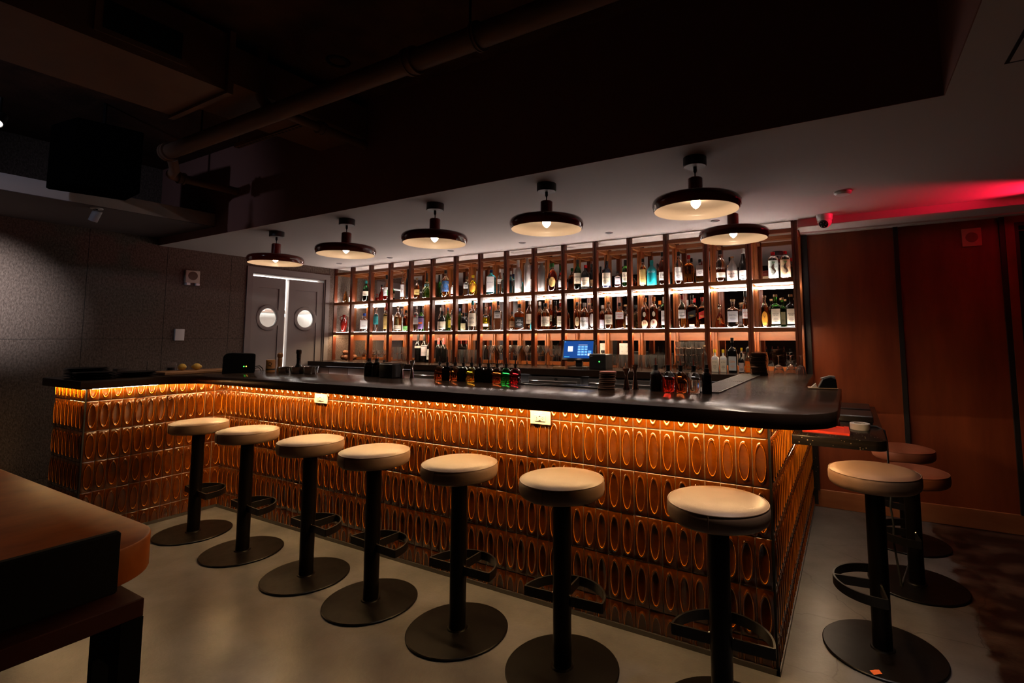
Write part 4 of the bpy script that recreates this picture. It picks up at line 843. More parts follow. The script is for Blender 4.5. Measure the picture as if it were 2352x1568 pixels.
(3,14,3.692,2.0,0.058,0.189,'square','white',1,'yellow','cream',(0.02,0.7),'BITTERS','black','paper wrapped bitters bottle with yellow cap,left of the pair'),
(3,14,3.76,2.0,0.054,0.188,'square','white',1,'yellow','cream',(0.02,0.7),'BITTERS','black','paper wrapped bitters bottle with yellow cap,right of the pair'),
(3,14,3.836,2.0,0.07,0.288,'square','black',1,'black','palegrey',(0.06,0.46),'GIN','orange','dark bottle with pale blue grey pointed label'),
(3,14,3.905,2.0,0.043,0.164,'round','black',1,'black','pinkgrey',(0.04,0.5),'','','small black bottle with pinkish label'),
(3,14,3.959,2.0,0.052,0.195,'squat2','clear',0.6,'black','orangelabel',(0.03,0.5),'W','gold','clear bottle with bright orange label')]

ZROW = {1: Z1, 2: Z2, 3: ZK}
for (row, bay, x, y, W, H, ty, gl, fi, cap, lc, lr, tx, tc, desc) in BOTTLES:
    where = ORD[bay]+' bay, '+({1: 'upper shelf', 2: 'middle shelf', 3: 'back counter'}[row])
    face_ = math.atan2(4.691-x, y+2.4)                      # turned roughly towards the room
    rz = face_*random.uniform(.55, .95)+random.uniform(-.1, .1)
    ex = 'twist' if 'twisted' in desc else ''
    t, body, a, b, zs = bottle('liquor_bottle' if row < 3 or bay > 5 else 'wine_bottle', desc+', '+where, 'bottle', (x, y, ZROW[row]+.0005), rz, W, H, ty, gl, fi, cap, lc, lr or (.1, .5), tx, tc or 'black', {1: 'bottles on the upper shelf', 2: 'bottles on the middle shelf', 3: 'bottles on the back counter'}[row], oval='oval' in desc or 'round tan' in desc, extra=ex)
    g = MB()
    if 'gold wire' in desc:
        for s_ in (-1, 1):
            g.tube([((a+.0015)*math.sin(s_*(1.1*math.sin(q*.7))), -(a+.0015)*math.cos(s_*(1.1*math.sin(q*.7))), .02+q*.017) for q in range(10)], .0016, 6)
        g.build('gold_wire', GOLD, t)
    elif 'gold cross' in desc:
        g.box(-.003, .003, -a*.78, -a*.70, .03, .10); g.box(-.018, .018, -a*.75, -a*.70, .075, .082); g.build('gold_cross', GOLD, t)
    elif 'looped handles' in desc:
        for s_ in (-1, 1): g.tube([(s_*a*.75, 0, .66*H), (s_*a*.92, 0, .74*H), (s_*a*.95, 0, .84*H), (s_*a*.8, 0, .90*H), (s_*a*.3, 0, .90*H)], .005, 8)
        g.build('handle', LIQ['redjug'], t)
    elif 'plant shaped' in desc:
        M = Matrix.Translation((0, -a-.0022, .36*H)); pts = [(math.sin(q*.8)*.014*(1-q*.08), (q-4)*.010) for q in range(9)]
        vs = []; 
        for q, (px, pz) in enumerate(pts): wd = .010*(1-abs(q-4.5)/5.5)+.0015; vs += [(px-wd, 0, pz), (px+wd, 0, pz)]
        g.add(vs, [(2*q, 2*q+1, 2*q+3, 2*q+2) for q in range(8)], 0, M)
        for q in range(4): g.add([(pts[8][0], 0, .04), (pts[8][0]+(q-1.5)*.008-.003, 0, .062), (pts[8][0]+(q-1.5)*.008+.002, 0, .06)], [(0, 1, 2)], 1, M)
        g.build('plant_picture', [mat('print_umber', (.09, .05, .03), .6), mat('print_green', (.15, .3, .05), .6)], body)
    elif 'round red badge' in desc:
        M = Matrix.Translation((0, -a-.0015, .6*H)) @ Matrix.Rotation(PI/2, 4, 'X'); g.cyl(0, 0, 0, .0012, .011, 20, 0, M); g.build('badge', mat('print_red', (.5, .02, .02), .5), body)
    elif 'pale oval badge' in desc:
        M = Matrix.Translation((0, -a-.001, .46*H)) @ Matrix.Rotation(PI/2, 4, 'X') @ Matrix.Scale(1.7, 4, (0, 1, 0)); g.cyl(0, 0, 0, .0015, .014, 20, 0, M); g.build('badge', mat('label_cream', LABC['cream'], .55), body)
    elif 'slanted' in desc or 'yellow and red' in desc or 'blue and red label' in desc:
        g.box(-a*.55, a*.55, -(b if 'slanted' in desc else a)-.0016, -(b if 'slanted' in desc else a)*.9, .05*H if 'slanted' in desc else .3*H, .12*H if 'slanted' in desc else .36*H); g.build('lower_label', mat('label_tan' if 'slanted' in desc else 'label_orangelabel', LABC['tan' if 'slanted' in desc else 'orangelabel'], .5), body)
    elif 'tricolour' in desc:
        for q, m in ((0, mat('print_green', (.05, .3, .06), .6)), (1, mat('print_red', (.5, .02, .02), .5))): g.add([(a*(.3+.25*q), -a*1.02, .2*H), (a*(.55+.2*q), -a*(.9-.1*q), .2*H), (a*(.55+.2*q), -a*(.9-.1*q), .42*H), (a*(.3+.25*q), -a*1.02, .42*H)], [(0, 1, 2, 3)], q)
        g.build('label_stripe', [MATS['print_green'], MATS['print_red']], body)
    elif 'white lettering' in desc or 'dark spirit' in desc:
        v2, f2 = text2d(tx, .026); r_ = a+.001; zt_ = (.53 if 'teal' in desc else .42)*H
        g.add([(r_*math.sin(v[0]*.8/r_), -r_*math.cos(v[0]*.8/r_), zt_+v[1]) for v in v2], f2); g.build('lettering', mat('print_white', TXC['white'], .5), body)
# ---------------------------------------------------------------- glassware
GL = mat('drinking_glass', (.95, .95, .95), .0, trans=.98, ior=1.42)
def glassware(kind, H, R, group):
    t = thing({'tumbler': 'tumbler', 'highball': 'highball_glass', 'martini': 'martini_glass', 'coupe': 'coupe_glass'}[kind], '', 'glass', (0, 0, 0), 0, group)
    g = MB(); th = .0022
    if kind in ('tumbler', 'highball'):
        g.lathe([(0, 0), (R*.86, 0), (R*.9, .004), (R, H), (R-th, H), (R*.88-th, .012), (0, .010)], 24); g.build('glass_body', GL, t)
    elif kind == 'martini':
        g.lathe([(.006, H*.55), (R, H), (R-th, H), (.003, H*.58), (0, H*.58)], 24); g.build('bowl', GL, t)
        g = MB(); g.lathe([(R*.75, 0), (R*.74, .002), (.008, .006), (.0038, .015), (.0038, H*.53), (.006, H*.55), (0, H*.56)], 24); g.build('stem', GL, t)
    else:
        g.lathe([(.006, H*.5), (R*.6, H*.58), (R*.92, H*.75), (R, H), (R-th, H), (R*.9-th, H*.77), (R*.5, H*.61), (0, H*.56)], 24); g.build('bowl', GL, t)
        g = MB(); g.lathe([(R*.7, 0), (R*.69, .002), (.008, .006), (.0038, .015), (.0038, H*.48), (.006, H*.5), (0, H*.51)], 24); g.build('stem', GL, t)
    return t
def row_of(kind, H, R, group, spots, label, flip=False):
    o = glassware(kind, H, R, group); o['label'] = label
    for k, (x, y, z) in enumerate(spots):
        c = o if k == 0 else copy_tree(o)
        c.location = (x, y, z+(H if flip else 0)+.0005)
        if flip: c.rotation_euler = (PI, 0, random.uniform(0, 3))
row_of('coupe', .135, .043, 'coupe glasses at the left end of the back counter', [(x, 2.26, ZK) for x in (-1.03, -.935, -.80, -.703, -.60)], 'clear coupe glass on the back counter in the second and third bays')
row_of('tumbler', .088, .036, 'stacked tumblers in the fourth bay', [(x, 2.26, ZK+dz) for dz in (0, .0895) for x in (-.40, -.315, -.23)], 'clear tumbler in the two high stack in the fourth bay')
row_of('highball', .155, .034, 'tall glasses behind the syrup bottles', [(x, y, ZK) for y in (2.16, 2.28) for x in (.60, .69, .79, .88, .97)], 'plain tall clear glass on the back counter behind the syrup bottles')
row_of('martini', .205, .052, 'martini glasses on the back counter', [(1.08+i*.118, 2.18, ZK) for i in range(7)]+[(1.13+i*.118, 2.30, ZK) for i in range(7)], 'clear martini glass in the long row left of the till')
row_of('coupe', .175, .047, 'coupe glasses beside the till', [(1.99, 2.19, ZK), (2.10, 2.17, ZK), (2.05, 2.29, ZK), (2.21, 2.28, ZK)], 'clear coupe glass crowded against the left side of the till')
row_of('highball', .125, .036, 'straight glasses right of the till', [(2.685+i*.079, 2.19, ZK) for i in range(8)]+[(2.72+i*.079, 2.29, ZK) for i in range(7)], 'straight clear glass in the rows right of the receipt printer')
row_of('tumbler', .062, .042, 'stacked rocks glasses', [(x, y, ZK+k*.0635) for k in range(4) for x in (3.335, 3.425, 3.515) for y in (2.2, 2.3)][:24], 'heavy clear rocks glass in the four high stack')
row_of('coupe', .15, .04, 'upturned stemmed glasses at the right end', [(4.19, 1.98, CT), (4.275, 2.03, CT), (4.35, 1.98, CT)], 'clear stemmed glass upturned at the right end of the worktop', True)
# ---------------------------------------------------------------- till, printer, outlets
t = thing('till', 'point of sale screen glowing blue with a keypad on the back counter', 'till', (2.40, 2.0, ZK), math.radians(10))
tilt = Matrix.Translation((0, -.02, .165)) @ Matrix.Rotation(math.radians(-14), 4, 'X')
g = MB(); g.box(-.165, .165, -.012, .012, -.098, .108, 0, tilt, bev=.006); hs = g.build('housing', mat('till_black', (.008, .008, .009), .2), t)
SM = facing((0, -.0126, 0), 0, -1); SM = tilt @ SM
g = MB(); g.add([(-.148, -.075, 0), (.148, -.075, 0), (.148, .092, 0), (-.148, .092, 0)], [(0, 1, 2, 3)], 0, SM)
def rc(x0, x1, y0, y1, mi): g.add([(x0, y0, .0006), (x1, y0, .0006), (x1, y1, .0006), (x0, y1, .0006)], [(0, 1, 2, 3)], mi, SM)
rc(-.105, -.055, -.010, .042, 2)
for r in range(4):
    for c in range(3):
        rc(-.005+c*.034, .024+c*.034, .028-r*.025, .046-r*.025, 1); add_text(g, ('123', '456', '789', '<0>')[r][c], .011, SM @ Matrix.Translation((.0095+c*.034, .037-r*.025, .001)), 2)
rc(.100, .132, -.022, -.001, 1); rc(.098, .132, -.050, -.028, 2); rc(.0, .09, .0535, .056, 2); rc(-.137, -.085, -.064, -.060, 3); rc(-.142, -.130, .083, .087, 3)
g.build('screen', [mat('screen_blue', (.005, .01, .03), .3, spec=.1, emit=(.01, .09, .42), es=.75), mat('screen_key', (.1, .4, .7), .2, emit=(.08, .42, .95), es=1.), mat('screen_white', (.9, .95, 1), .2, emit=(.8, .93, 1), es=1.1), mat('screen_cyan', (.1, .6, .8), .2, emit=(.1, .7, .9), es=.9)], hs)
g = MB(); g.box(-.03, .03, -.01, .03, .01, .09); g.box(-.09, .09, -.06, .08, 0, .012, bev=.003); g.build('stand', PLASTIC_B, t)
g = MB(); g.box(.155, .172, -.02, .02, -.02, .06, 0, tilt); g.build('card_reader', PLASTIC_B, t)
g = MB(); g.box(2.235, 2.36, 1.775, 1.80, ZK, ZK+.022, bev=.002); tag(g.build('wooden_block', mat('pale_wood', (.5, .27, .12), .5)), 'small pale wooden block on the counter edge below the till', 'block')
t = thing('receipt_printer', 'black receipt printer with a green light, right of the till', 'printer', (2.665, 1.93, ZK))
g = MB(); g.box(-.085, .085, -.08, .08, 0, .14, bev=.006); g.build('housing', PLASTIC_B, t)
g = MB(); g.cyl(0, 0, 0, .003, .0055, 12, 0, Matrix.Translation((.02, -.08, .072)) @ Matrix.Rotation(PI/2, 4, 'X')); g.build('green_light', mat('led_green', (.1, 1, .1), .3, emit=(.05, 1, .08), es=6), t)
g = MB(); g.box(-.074, -.05, -.0815, -.08, .118, .122); g.build('name_strip', mat('label_grey', (.4, .4, .4), .5), t)
for (x0, x1, lab, n_) in ((2.43, 2.497, 'single white outlet with a plug on the mirror behind the till', 1), (2.645, 2.757, 'double white outlet on the mirror right of the till', 2)):
    t = thing('power_outlet', lab, 'outlet', ((x0+x1)/2, YM-.002, 1.285)); W = (x1-x0)/2
    g = MB(); g.box(-W, W, -.006, 0, -.058, .058, bev=.002); pl = g.build('cover_plate', MATS['outlet_white'], t)
    g = MB()
    for q in range(n_):
        for dz in (-.024, .02):
            xx = (q-(n_-1)/2)*.048
            for dx, w_, h in ((-.008, .002, .006), (.006, .002, .006)): g.box(xx+dx-w_/2, xx+dx+w_/2, -.0072, -.0058, dz, dz+h)
            g.box(xx-.002, xx+.002, -.0072, -.0058, dz-.008, dz-.004)
    g.build('slots', INK, pl)
    if n_ == 1: g = MB(); g.box(-.016, .016, -.03, -.006, -.04, -.014, bev=.004); g.tube([(0, -.028, -.035), (0, -.035, -.08), (.02, -.03, -.15)], .003, 8); g.build('plug', PLASTIC_B, t)
# ================================================================ ON THE WORKTOP
def dasher(name, label, loc, W, hb, hs, ht, liq, fill, stop, square, grp):
    """glass bottle with a stopper and a thin spout: shoulder hb, stopper top hs, spout tip ht"""
    t = thing(name, label, 'bottle', (*loc, CT+.0005), random.uniform(-.1, .1)+.35, grp)
    a = W/2; n = 28; q = 1 if square else 0; zl = fill*hb
    prof = [(.93, 0, q), (1, .004, q), (1, hb*.72, q), (.93, hb*.82, q), (.62, hb*.93, q*.5), (.30, hb, 0), (.27, hb+.004, 0)]
    for k in range(len(prof)-1):
        if prof[k][1] < zl < prof[k+1][1]: f = (zl-prof[k][1])/(prof[k+1][1]-prof[k][1]); prof.insert(k+1, (prof[k][0]+f*(prof[k+1][0]-prof[k][0]), zl, prof[k][2])); break
    g = MB(); m = len(prof)
    for r, z, s_ in prof: g.v += [(x, y, z) for x, y in sect(r, s_, a, a, n)]
    g.f.append(tuple(range(n-1, -1, -1))); g.m.append(0)
    for k in range(m-1):
        for i in range(n): g.f.append((k*n+i, k*n+(i+1) % n, (k+1)*n+(i+1) % n, (k+1)*n+i)); g.m.append(0 if prof[k+1][1] <= zl+1e-6 else 1)
    g.f.append(tuple(range((m-1)*n, m*n))); g.m.append(1)
    g.build('bottle_body', [LIQ[liq], CLEAR], t)
    g = MB(); r = a*.30
    if square: g.lathe([(0, hb), (r*.8, hb), (r*1.0, hb+.012), (r*1.25, hs-.002), (r*1.25, hs), (0, hs)], 16)
    else: g.lathe([(0, hb+.001), (r*1.15, hb+.001), (r*1.15, hs-.004), (r*1.3, hs-.003), (r*1.3, hs), (0, hs)], 16)
    g.build('stopper', RUBBER, t)
    g = MB()
    if ht > hs: g.lathe([(0, hs), (.0042, hs), (.0016 if not square else .003, ht), (0, ht)], 10)
    g.build('spout', mat('spout_red', (.3, .05, .03), .3) if not square else mat('spout_dark', (.05, .035, .04), .25, metal=.6), t) if g.v else None
    return t
LIQ['dark'] = mat('dark_syrup', (.012, .006, .004), .05); LIQ['syrupred'] = glass('red_syrup', (.5, .015, .02)); LIQ['syrupgreen'] = glass('green_syrup', (.02, .45, .06)); LIQ['syrupyellow'] = glass('yellow_syrup', (.75, .42, .03)); LIQ['syrupbrown'] = glass('brown_syrup', (.45, .12, .03))
names = ['amber', 'near black', 'brown', 'darkest brown', 'yellow amber', 'black', 'black cherry', 'dark red', 'bright green', 'clear red']
liqs = ['syrupbrown', 'dark', 'syrupbrown', 'dark', 'syrupyellow', 'dark', 'dark', 'darkamber', 'syrupgreen', 'syrupred']
for i in range(10):
    dasher('syrup_bottle', 'syrup bottle of %s liquid with black pourer, %s from left of ten' % (names[i], ORD[i]), (2.19+.0712*i, .292), .062, .099, .124, .162, liqs[i], .80, None, True, 'ten syrup bottles with black pourers')
for i, (x, l, f, c) in enumerate(((3.761, 'dark', .80, 'black liquid'), (3.829, 'clearred', .66, 'dark red liquid below a clear band'), (3.898, 'darkamber', .80, 'reddish brown liquid'), (3.967, 'clear', .70, 'clear liquid'))):
    dasher('bitters_bottle', 'dasher bottle of %s beside the drip grate' % c, (x, .292), .066, .114, .142, .178, l, f, None, False, 'four dasher bottles by the drip grate')
for i, x in enumerate((1.462, 1.545)):
    dasher('bitters_bottle', 'dasher bottle with red spout, %s of the pair far along the worktop' % ('left', 'right')[i], (x, .30), .075, .112, .137, .17, 'dark', .8, None, False, 'two far dasher bottles')
def plainbottle(label, loc, W, H, neck, body=None):
    t = thing('dropper_bottle', label, 'bottle', (*loc, CT+.0005))
    g = MB(); a = W/2; g.lathe([(0, 0), (a*.95, 0), (a, .004), (a, H*.62), (a*.9, H*.68), (a*.5, H*.74), (a*.42, H*.76), (0, H*.76)], 24); g.build('bottle_body', LIQ['black'], t)
    g = MB(); g.lathe([(0, H*.74), (a*.52, H*.74), (a*.52, H*.86), (a*.38, H*.87), (a*.36, H), (0, H)], 20); g.build('cap', RUBBER, t)
plainbottle('black dropper bottle beside the drip grate, right of the four dasher bottles', (4.036, .285), .05, .150, 1)
plainbottle('black dropper bottle right of the far pair of dasher bottles', (1.625, .30), .06, .125, 1)
COPPER = mat('copper_steel', (.62, .42, .32), .18, metal=1.)
def jigger(label, loc, H, m):
    g = MB(); r = .021; g.lathe([(0, 0), (.017, 0), (.019, .001), (.0068, H*.62), (.0062, H*.64), (r, H), (r-.001, H), (.005, H*.66), (0, H*.66)], 24)
    o = g.build('jigger', m); o.location = (*loc, CT+.0005); tag(o, label, 'jigger', 'hourglass jiggers')
jigger('copper coloured jigger, front one of the pair left of the dasher bottles', (3.590, .285), .118, COPPER)
jigger('copper coloured jigger, taller rear one left of the dasher bottles', (3.628, .322), .137, COPPER)
jigger('steel jigger, shorter of the pair far along the worktop', (1.85, .27), .105, CHROME)
jigger('steel jigger, taller of the pair far along the worktop', (1.90, .315), .128, CHROME)
def stack(name, label, loc, r, n, h, m, top=None, lean=.006):
    t = thing(name, label, 'coasters', (*loc, CT+.0005))
    g = MB(); x = y = 0
    for i in range(n):
        x += random.uniform(-lean, lean); y += random.uniform(-lean, lean); rr = r*random.uniform(.94, 1.)
        g.lathe([(0, i*h), (rr*.9, i*h), (rr, i*h+h*.3), (rr, i*h+h*.7), (rr*.9, i*h+h), (0, i*h+h)], 28, 0, Matrix.Translation((x, y, 0)))
    g.build('leather_discs', m, t)
    if top: g = MB(); g.cyl(x, y, n*h, n*h+.004, r*.95, 28, 0); g.build('top_disc', top, t)
    return t
LEB = mat('brown_leather_disc', (.11, .042, .018), .7)
stack('coaster_stack', 'leaning stack of brown leather coasters with a red top on the worktop', (3.478, .265), .050, 9, .0105, LEB, mat('red_leather', (.45, .12, .09), .5), .005)
t = stack('coaster_stack', 'tall wrapped stack of brown discs at the far right end of the worktop', (4.075, 1.78), .058, 12, .0142, LEB, None, .006)
g = MB(); g.lathe([(.066, .0), (.068, .03), (.062, .07), (.070, .11), (.064, .15), (.058, .176), (.0, .180)], 22); 
for i, v in enumerate(g.v): k = 1+.05*math.sin(5*math.atan2(v[1], v[0])+v[2]*40); g.v[i] = (v[0]*k, v[1]*k, v[2])
g.build('plastic_wrap', mat('plastic_film', (.95, .92, .9), .05, trans=1., ior=1.03, spec=.2), t)
# drip grate
GRATE = mat('grate_steel', (.26, .24, .23), .38, metal=1.)
t = thing('drip_grate', 'long steel drip grate set along the inner edge of the right worktop wing', 'grate', (0, 0, 0))
g = MB(); g.box(3.938, 4.088, .33, 1.82, CT+.0002, CT+.002); g.build('drip_pan', INK, t)
g = MB(); 
for a in ((3.938, 3.944, .33, 1.82), (4.082, 4.088, .33, 1.82), (3.944, 4.082, .33, .336), (3.944, 4.082, 1.814, 1.82), (3.944, 4.082, 1.07, 1.08)): g.box(*a, CT+.002, CT+.007)
g.build('rim', GRATE, t)
g = MB()
for i in range(11): g.box(3.951+i*.012, 3.955+i*.012, .336, 1.814, CT+.003, CT+.0065)
g.build('grille', GRATE, t)
g = MB(); g.box(2.86, 3.42, .268, .338, CT+.0003, CT+.008, bev=.002)
for i in range(56):
    for j in range(6): g.box(2.868+i*.0098, 2.873+i*.0098, .274+j*.0105, .279+j*.0105, CT+.008, CT+.0105)
tag(g.build('bar_mat', mat('bar_mat_rubber', (.03, .028, .028), .25)), 'ribbed black rubber bar mat along the back edge of the worktop', 'mat')
g = MB(); g.box(1.66, 1.80, .22, .33, CT+.0003, CT+.105, bev=.006); b0 = g.build('napkin_caddy', mat('caddy_black', (.012, .010, .010), .3)); tag(b0, 'black napkin caddy between the far dropper bottle and the steel jiggers', 'caddy')
g = MB(); g.box(1.672, 1.788, .23, .32, CT+.105, CT+.112); g.build('napkins', mat('brown_napkin', (.12, .06, .04), .7), b0)
# left end: ordering tablet seen from behind, board, lemons, plates, ice tubs
t = thing('order_terminal', 'black rounded terminal seen from behind on the left of the worktop', 'terminal', (.17, .03, CT+.0005), math.radians(61))
g = MB(); M = Matrix.Rotation(PI/2, 4, 'X')
pts = [(-.118, .0), (.112, .0), (.118, .02), (.118, .15)]+[(.118-.03*(1-math.cos(math.radians(a))), .15+.015*math.sin(math.radians(a))) for a in range(30, 91, 30)]+[(-.05, .172)]+[(-.07-.045*math.sin(math.radians(a)), .128+.042*math.cos(math.radians(a))) for a in range(0, 91, 15)]
g.prism(pts, -.03, .03, 0, M, .004); g.build('housing', mat('terminal_black', (.003, .003, .003), .6, spec=.1), t)
for x, c, nm in ((.035, (.05, 1, .08), 'green_light'), (.052, (1, .45, .05), 'amber_light')):
    g = MB(); g.cyl(0, 0, 0, .004, .0045, 10, 0, Matrix.Translation((x, -.03, .055)) @ M); g.build(nm, mat('led_'+nm, c, .3, emit=c, es=5), t)
g = MB(); g.tube([(.118, .02, .05), (.15, .03, .055), (.175, .04, .03), (.18, .05, .004)], .004, 8); g.tube([(.118, .02, .035), (.145, .03, .04), (.16, .04, .02), (.165, .05, .004)], .003, 8); g.build('cable', RUBBER, t)
g = MB(); g.box(-.31, -.06, -.41, .17, CT+.0005, CT+.024, bev=.004); tag(g.build('cutting_board', mat('board_wood', (.26, .115, .045), .5, col2=(.36, .17, .07), nscale=6, stretch=(3, .5, 1))), 'long wooden cutting board lying left of the black terminal', 'cutting board')
for k, (x, y) in enumerate(((-.235, -.215), (-.19, -.125))):
    t = thing('lemon', ('pale lemon on the board, left of the two', 'pale lemon on the board, right of the two')[k], 'lemon', (x, y, CT+.0245), .6*k+.4)
    g = MB(); M = Matrix.Translation((0, 0, .028)) @ Matrix.Rotation(PI/2, 4, 'Y'); g.lathe([(0, -.041), (.004, -.038), (.010, -.034)]+[(.0285*math.cos(math.radians(a)), .031*math.sin(math.radians(a))) for a in range(-60, 61, 15)]+[(.010, .034), (.003, .037), (0, .039)], 24, 0, M); g.build('fruit', mat('lemon_peel', (.62, .36, .06), .45, bump=.3, bscale=220), t)
t = thing('whisky_glass', 'short glass half full of dark drink standing behind the cutting board', 'glass', (-.45, -.20, CT+.0005))
g = MB(); g.lathe([(0, 0), (.034, 0), (.036, .003), (.038, .088), (.0365, .088), (.0345, .012), (0, .010)], 24); g.build('glass_body', GL, t)
g = MB(); g.lathe([(0, .0115), (.033, .0125), (.0345, .042), (0, .042)], 24); g.build('drink', mat('dark_drink', (.10, .025, .01), .05), t)
PLATE = mat('black_plate', (.012, .012, .012), .15)
def plates(label, x, y, n, r, grp, dz=.011):
    o = None
    for i in range(n):
        g = MB()
        if o is None:
            g.lathe([(0, 0), (r*.62, 0), (r*.66, .002), (r*.97, .014), (r, .016), (r*.985, .017), (r*.64, .005), (0, .004)], 48); o = g.build('plate', PLATE); c = o
        else: c = o.copy(); COL.objects.link(c)
        c.location = (x+random.uniform(-.006, .006), y+random.uniform(-.006, .006), CT+.0005+i*dz); tag(c, label % ORD[i], 'plate', grp)
plates('black plate, %s from the bottom of the tall stack at the left end', -.40, -.78, 6, .135, 'plates in the tall stack')
plates('black plate, %s from the bottom of the stack at the return corner', -.11, -.83, 4, .12, 'plates in the stack at the worktop corner')
plates('black plate, %s from the bottom of the stack nearest the board', -.14, -.57, 3, .13, 'plates in the low stack')
g = MB(); g.box(-.56, -.47, -.57, -.50, CT+.0005, CT+.05, bev=.004); tag(g.build('menu_box', mat('menu_box_dark', (.03, .014, .01), .5)), 'small dark box behind the two plate stacks on the return', 'box')
g = MB(); g.cyl(-.5, -.36, CT+.0005, CT+.012, .02, 16); g.cyl(-.5, -.36, CT+.012, CT+.095, .0022, 8); tag(g.build('card_stick', BLACK), 'thin upright table number stick behind the low plate stack', 'stand')
# ice tubs, champagne, wooden canister and mill
def tub(label, x, y, r, h):
    g = MB(); g.lathe([(0, 0), (r*.78, 0), (r*.82, .003), (r, h), (r+.004, h+.001), (r+.004, h-.002), (r*.985, h-.003), (r*.78, .006), (0, .005)], 32, 0, Matrix.Translation((x, y, CT+.0005))); tag(g.build('ice_tub', CHROME), label, 'ice tub', 'polished ice tubs')
tub('small polished steel tub beside the wooden canister', .53, .21, .056, .050)
tub('polished steel tub in front of the champagne bottle', .675, .236, .066, .055)
tub('polished steel tub right of the champagne bottle, rightmost of the tubs', .815, .25, .062, .06)
t = thing('champagne_bottle', 'dark champagne bottle with foil neck standing before the porthole doors', 'bottle', (.675, .236, CT+.007))
g = MB(); g.lathe([(0, 0), (.034, 0), (.036, .003), (.036, .022), (.030, .045), (.020, .065), (.0160, .08), (.0160, .165), (0, .165)], 24); g.build('bottle_body', LIQ['black'], t)
g = MB(); g.lathe([(.0172, .12), (.0175, .155), (.021, .158), (.021, .185), (.016, .192), (0, .193)], 20); g.build('foil', mat('dark_foil', (.03, .018, .01), .3, metal=.7), t)
g = MB(); g.cyl(.34, .20, CT+.0005, CT+.108, .036, 28, bev=.003); cn = g.build('wooden_canister', mat('canister_wood', (.36, .15, .045), .5)); tag(cn, 'wooden canister marked with a dark letter and band', 'canister')
g = MB(); M = facing((.34+.0365*.75, .20-.0365*.66, CT+.072), .75, -.66); add_text(g, 'Q', .045, M @ Matrix.Translation((0, 0, .0008)), 0); g.lathe([(.0364, CT+.022), (.0364, CT+.034)], 28, 0, Matrix.Translation((.34, .20, 0))); g.build('lettering', INK, cn)
t = thing('pepper_mill', 'turned wooden mill standing just behind the wooden canister', 'mill', (.335, .285, CT+.0005))
g = MB(); g.lathe([(0, 0), (.025, 0), (.025, .02), (.017, .05), (.018, .10), (.014, .12), (0, .12)], 24); g.build('mill_body', mat('mill_wood', (.22, .09, .03), .4), t)
g = MB(); g.lathe([(0, .12), (.016, .121), (.023, .135), (.022, .155), (.012, .166), (0, .168)], 24); g.build('mill_head', MATS['mill_wood'], t)
# right end: card reader, ledge things
t = thing('card_terminal', 'black card terminal with a grey flap on a tan tray at the right end', 'card terminal', (4.545, .86, CT+.0005), math.radians(8))
g = MB(); g.box(-.075, .075, -.035, .045, 0, .006, bev=.002); g.build('tray', mat('tan_tray', (.55, .36, .2), .5), t)
g = MB(); M = Matrix.Translation((.02, .0, .006)) @ Matrix.Rotation(PI/2, 4, 'X'); g.prism([(-.045, 0), (.05, 0), (.046, .05), (.02, .062), (-.02, .05)], -.03, .03, 0, M, .003); g.build('housing', PLASTIC_B, t)
g = MB(); g.prism([(-.03, .052), (.015, .067), (.042, .066), (.044, .055), (.02, .058)], -.02, .02, 0, M); g.build('flap', mat('flap_grey', (.3, .28, .27), .4), t)
g = MB(); g.add([(-.06, -.02, .006), (-.03, -.02, .006), (-.035, -.01, .03), (-.06, .02, .006), (-.03, .02, .006), (-.035, .01, .03)], [(0, 1, 2), (3, 5, 4), (0, 2, 5, 3), (1, 4, 5, 2)]); g.build('receipt', PAPER, t)
ZL = .843
g = MB(); RED = mat('red_leatherette', (.75, .045, .02), .4)
g.prism([(4.42, .985), (4.665, .955), (4.668, .985), (4.45, 1.012)], ZL+.0003, ZL+.012); g.prism([(4.64, .985), (4.668, .985), (4.66, 1.22), (4.635, 1.22)], ZL+.0003, ZL+.012); g.prism([(4.45, 1.195), (4.64, 1.195), (4.64, 1.22), (4.45, 1.22)], ZL+.0003, ZL+.010); g.prism([(4.45, 1.012), (4.64, .99), (4.64, 1.195), (4.45, 1.195)], ZL+.0003, ZL+.004)
tag(g.build('bill_tray', RED), 'bright red bill tray lying on the black terrazzo ledge', 'tray')
t = thing('red_bottle', 'tiny red bottle standing behind the red bill tray on the ledge', 'bottle', (4.60, 1.30, ZL+.0003))
g = MB(); g.lathe([(0, 0), (.014, 0), (.014, .035), (.008, .045), (0, .045)], 16); g.build('bottle_body', LIQ['red'], t)
g = MB(); g.lathe([(0, .045), (.009, .045), (.008, .06), (.004, .085), (0, .09)], 16); g.build('cap', RED, t)
g = MB(); g.lathe([(.030, 0), (.052, 0), (.054, .002), (.054, .036), (.052, .038), (.030, .038), (.030, 0)], 40, 0, Matrix.Translation((4.72, 1.22, ZL+.0003))); tag(g.build('tape_roll', mat('milky_plastic', (.75, .72, .72), .35, trans=.3)), 'milky white tape roll on the black terrazzo ledge', 'tape roll')
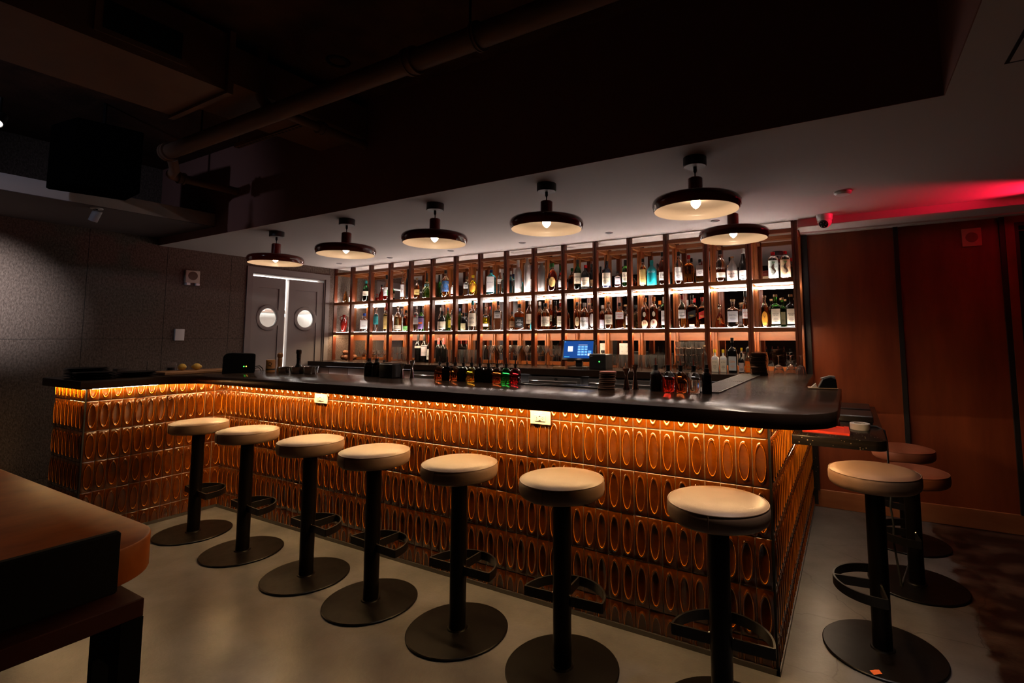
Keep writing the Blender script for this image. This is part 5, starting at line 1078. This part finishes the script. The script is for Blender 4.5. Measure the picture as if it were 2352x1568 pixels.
g = MB(); g.box(4.50, 4.80, 2.02, 2.36, ZL+.0003, ZL+.03, bev=.004); tag(g.build('black_folder', mat('folder_black', (.02, .013, .011), .35)), 'large flat black folder on the far end of the ledge', 'folder')
g = MB(); g.box(4.55, 4.80, 1.50, 1.80, ZL+.0003, ZL+.045, bev=.006); tag(g.build('check_box', mat('folder_black2', (.015, .011, .010), .4)), 'black box between the tape roll and the far folder on the ledge', 'box')
t = thing('cable', 'black twisted cable hanging down from the edge of the terrazzo ledge', 'cable')
g = MB(); g.tube([(4.74, 1.35, ZL+.006), (4.81, 1.33, ZL+.007), (4.848, 1.31, ZL-.01), (4.858, 1.29, ZL-.08), (4.856, 1.24, .60), (4.864, 1.22, .5), (4.852, 1.20, .42), (4.862, 1.18, .33), (4.858, 1.17, .22), (4.88, 1.12, .012), (4.95, 1.52, .008)], .006, 8); g.build('cable_run', RUBBER, t)
g = MB(); g.add([(4.70, .19, .0135), (4.715, .165, .0138), (4.735, .18, .016), (4.72, .205, .0145), (4.745, .19, .0137), (4.735, .215, .0137)], [(0, 1, 2, 3), (3, 2, 4, 5)]); tag(g.build('orange_scrap', mat('orange_paper', (.7, .13, .02), .6)), 'tiny orange scrap lying on the base plate of the nearest right stool', 'scrap')
# brown fruit heaped at the far left of the back counter
o = None
for i, (x, y, z) in enumerate(((-1.36, 2.22, 0), (-1.285, 2.20, 0), (-1.21, 2.23, 0), (-1.32, 2.30, 0), (-1.245, 2.31, 0), (-1.325, 2.225, .062), (-1.25, 2.23, .062), (-1.285, 2.29, .07))):
    if o is None: g = MB(); g.lathe([(0, .003), (.012, .001)]+[(.036*math.cos(math.radians(q)), .036+.034*math.sin(math.radians(q))) for q in range(-60, 61, 15)]+[(.010, .068), (0, .064)], 20); o = g.build('brown_fruit', mat('brown_fruit_skin', (.16, .06, .025), .5, bump=.2, bscale=150)); c = o
    else: c = o.copy(); COL.objects.link(c)
    c.location = (x, y, ZK+.0005+z); tag(c, 'round brown fruit in the dim heap at the left end of the back counter', 'fruit', 'brown fruit heaped at the left end')
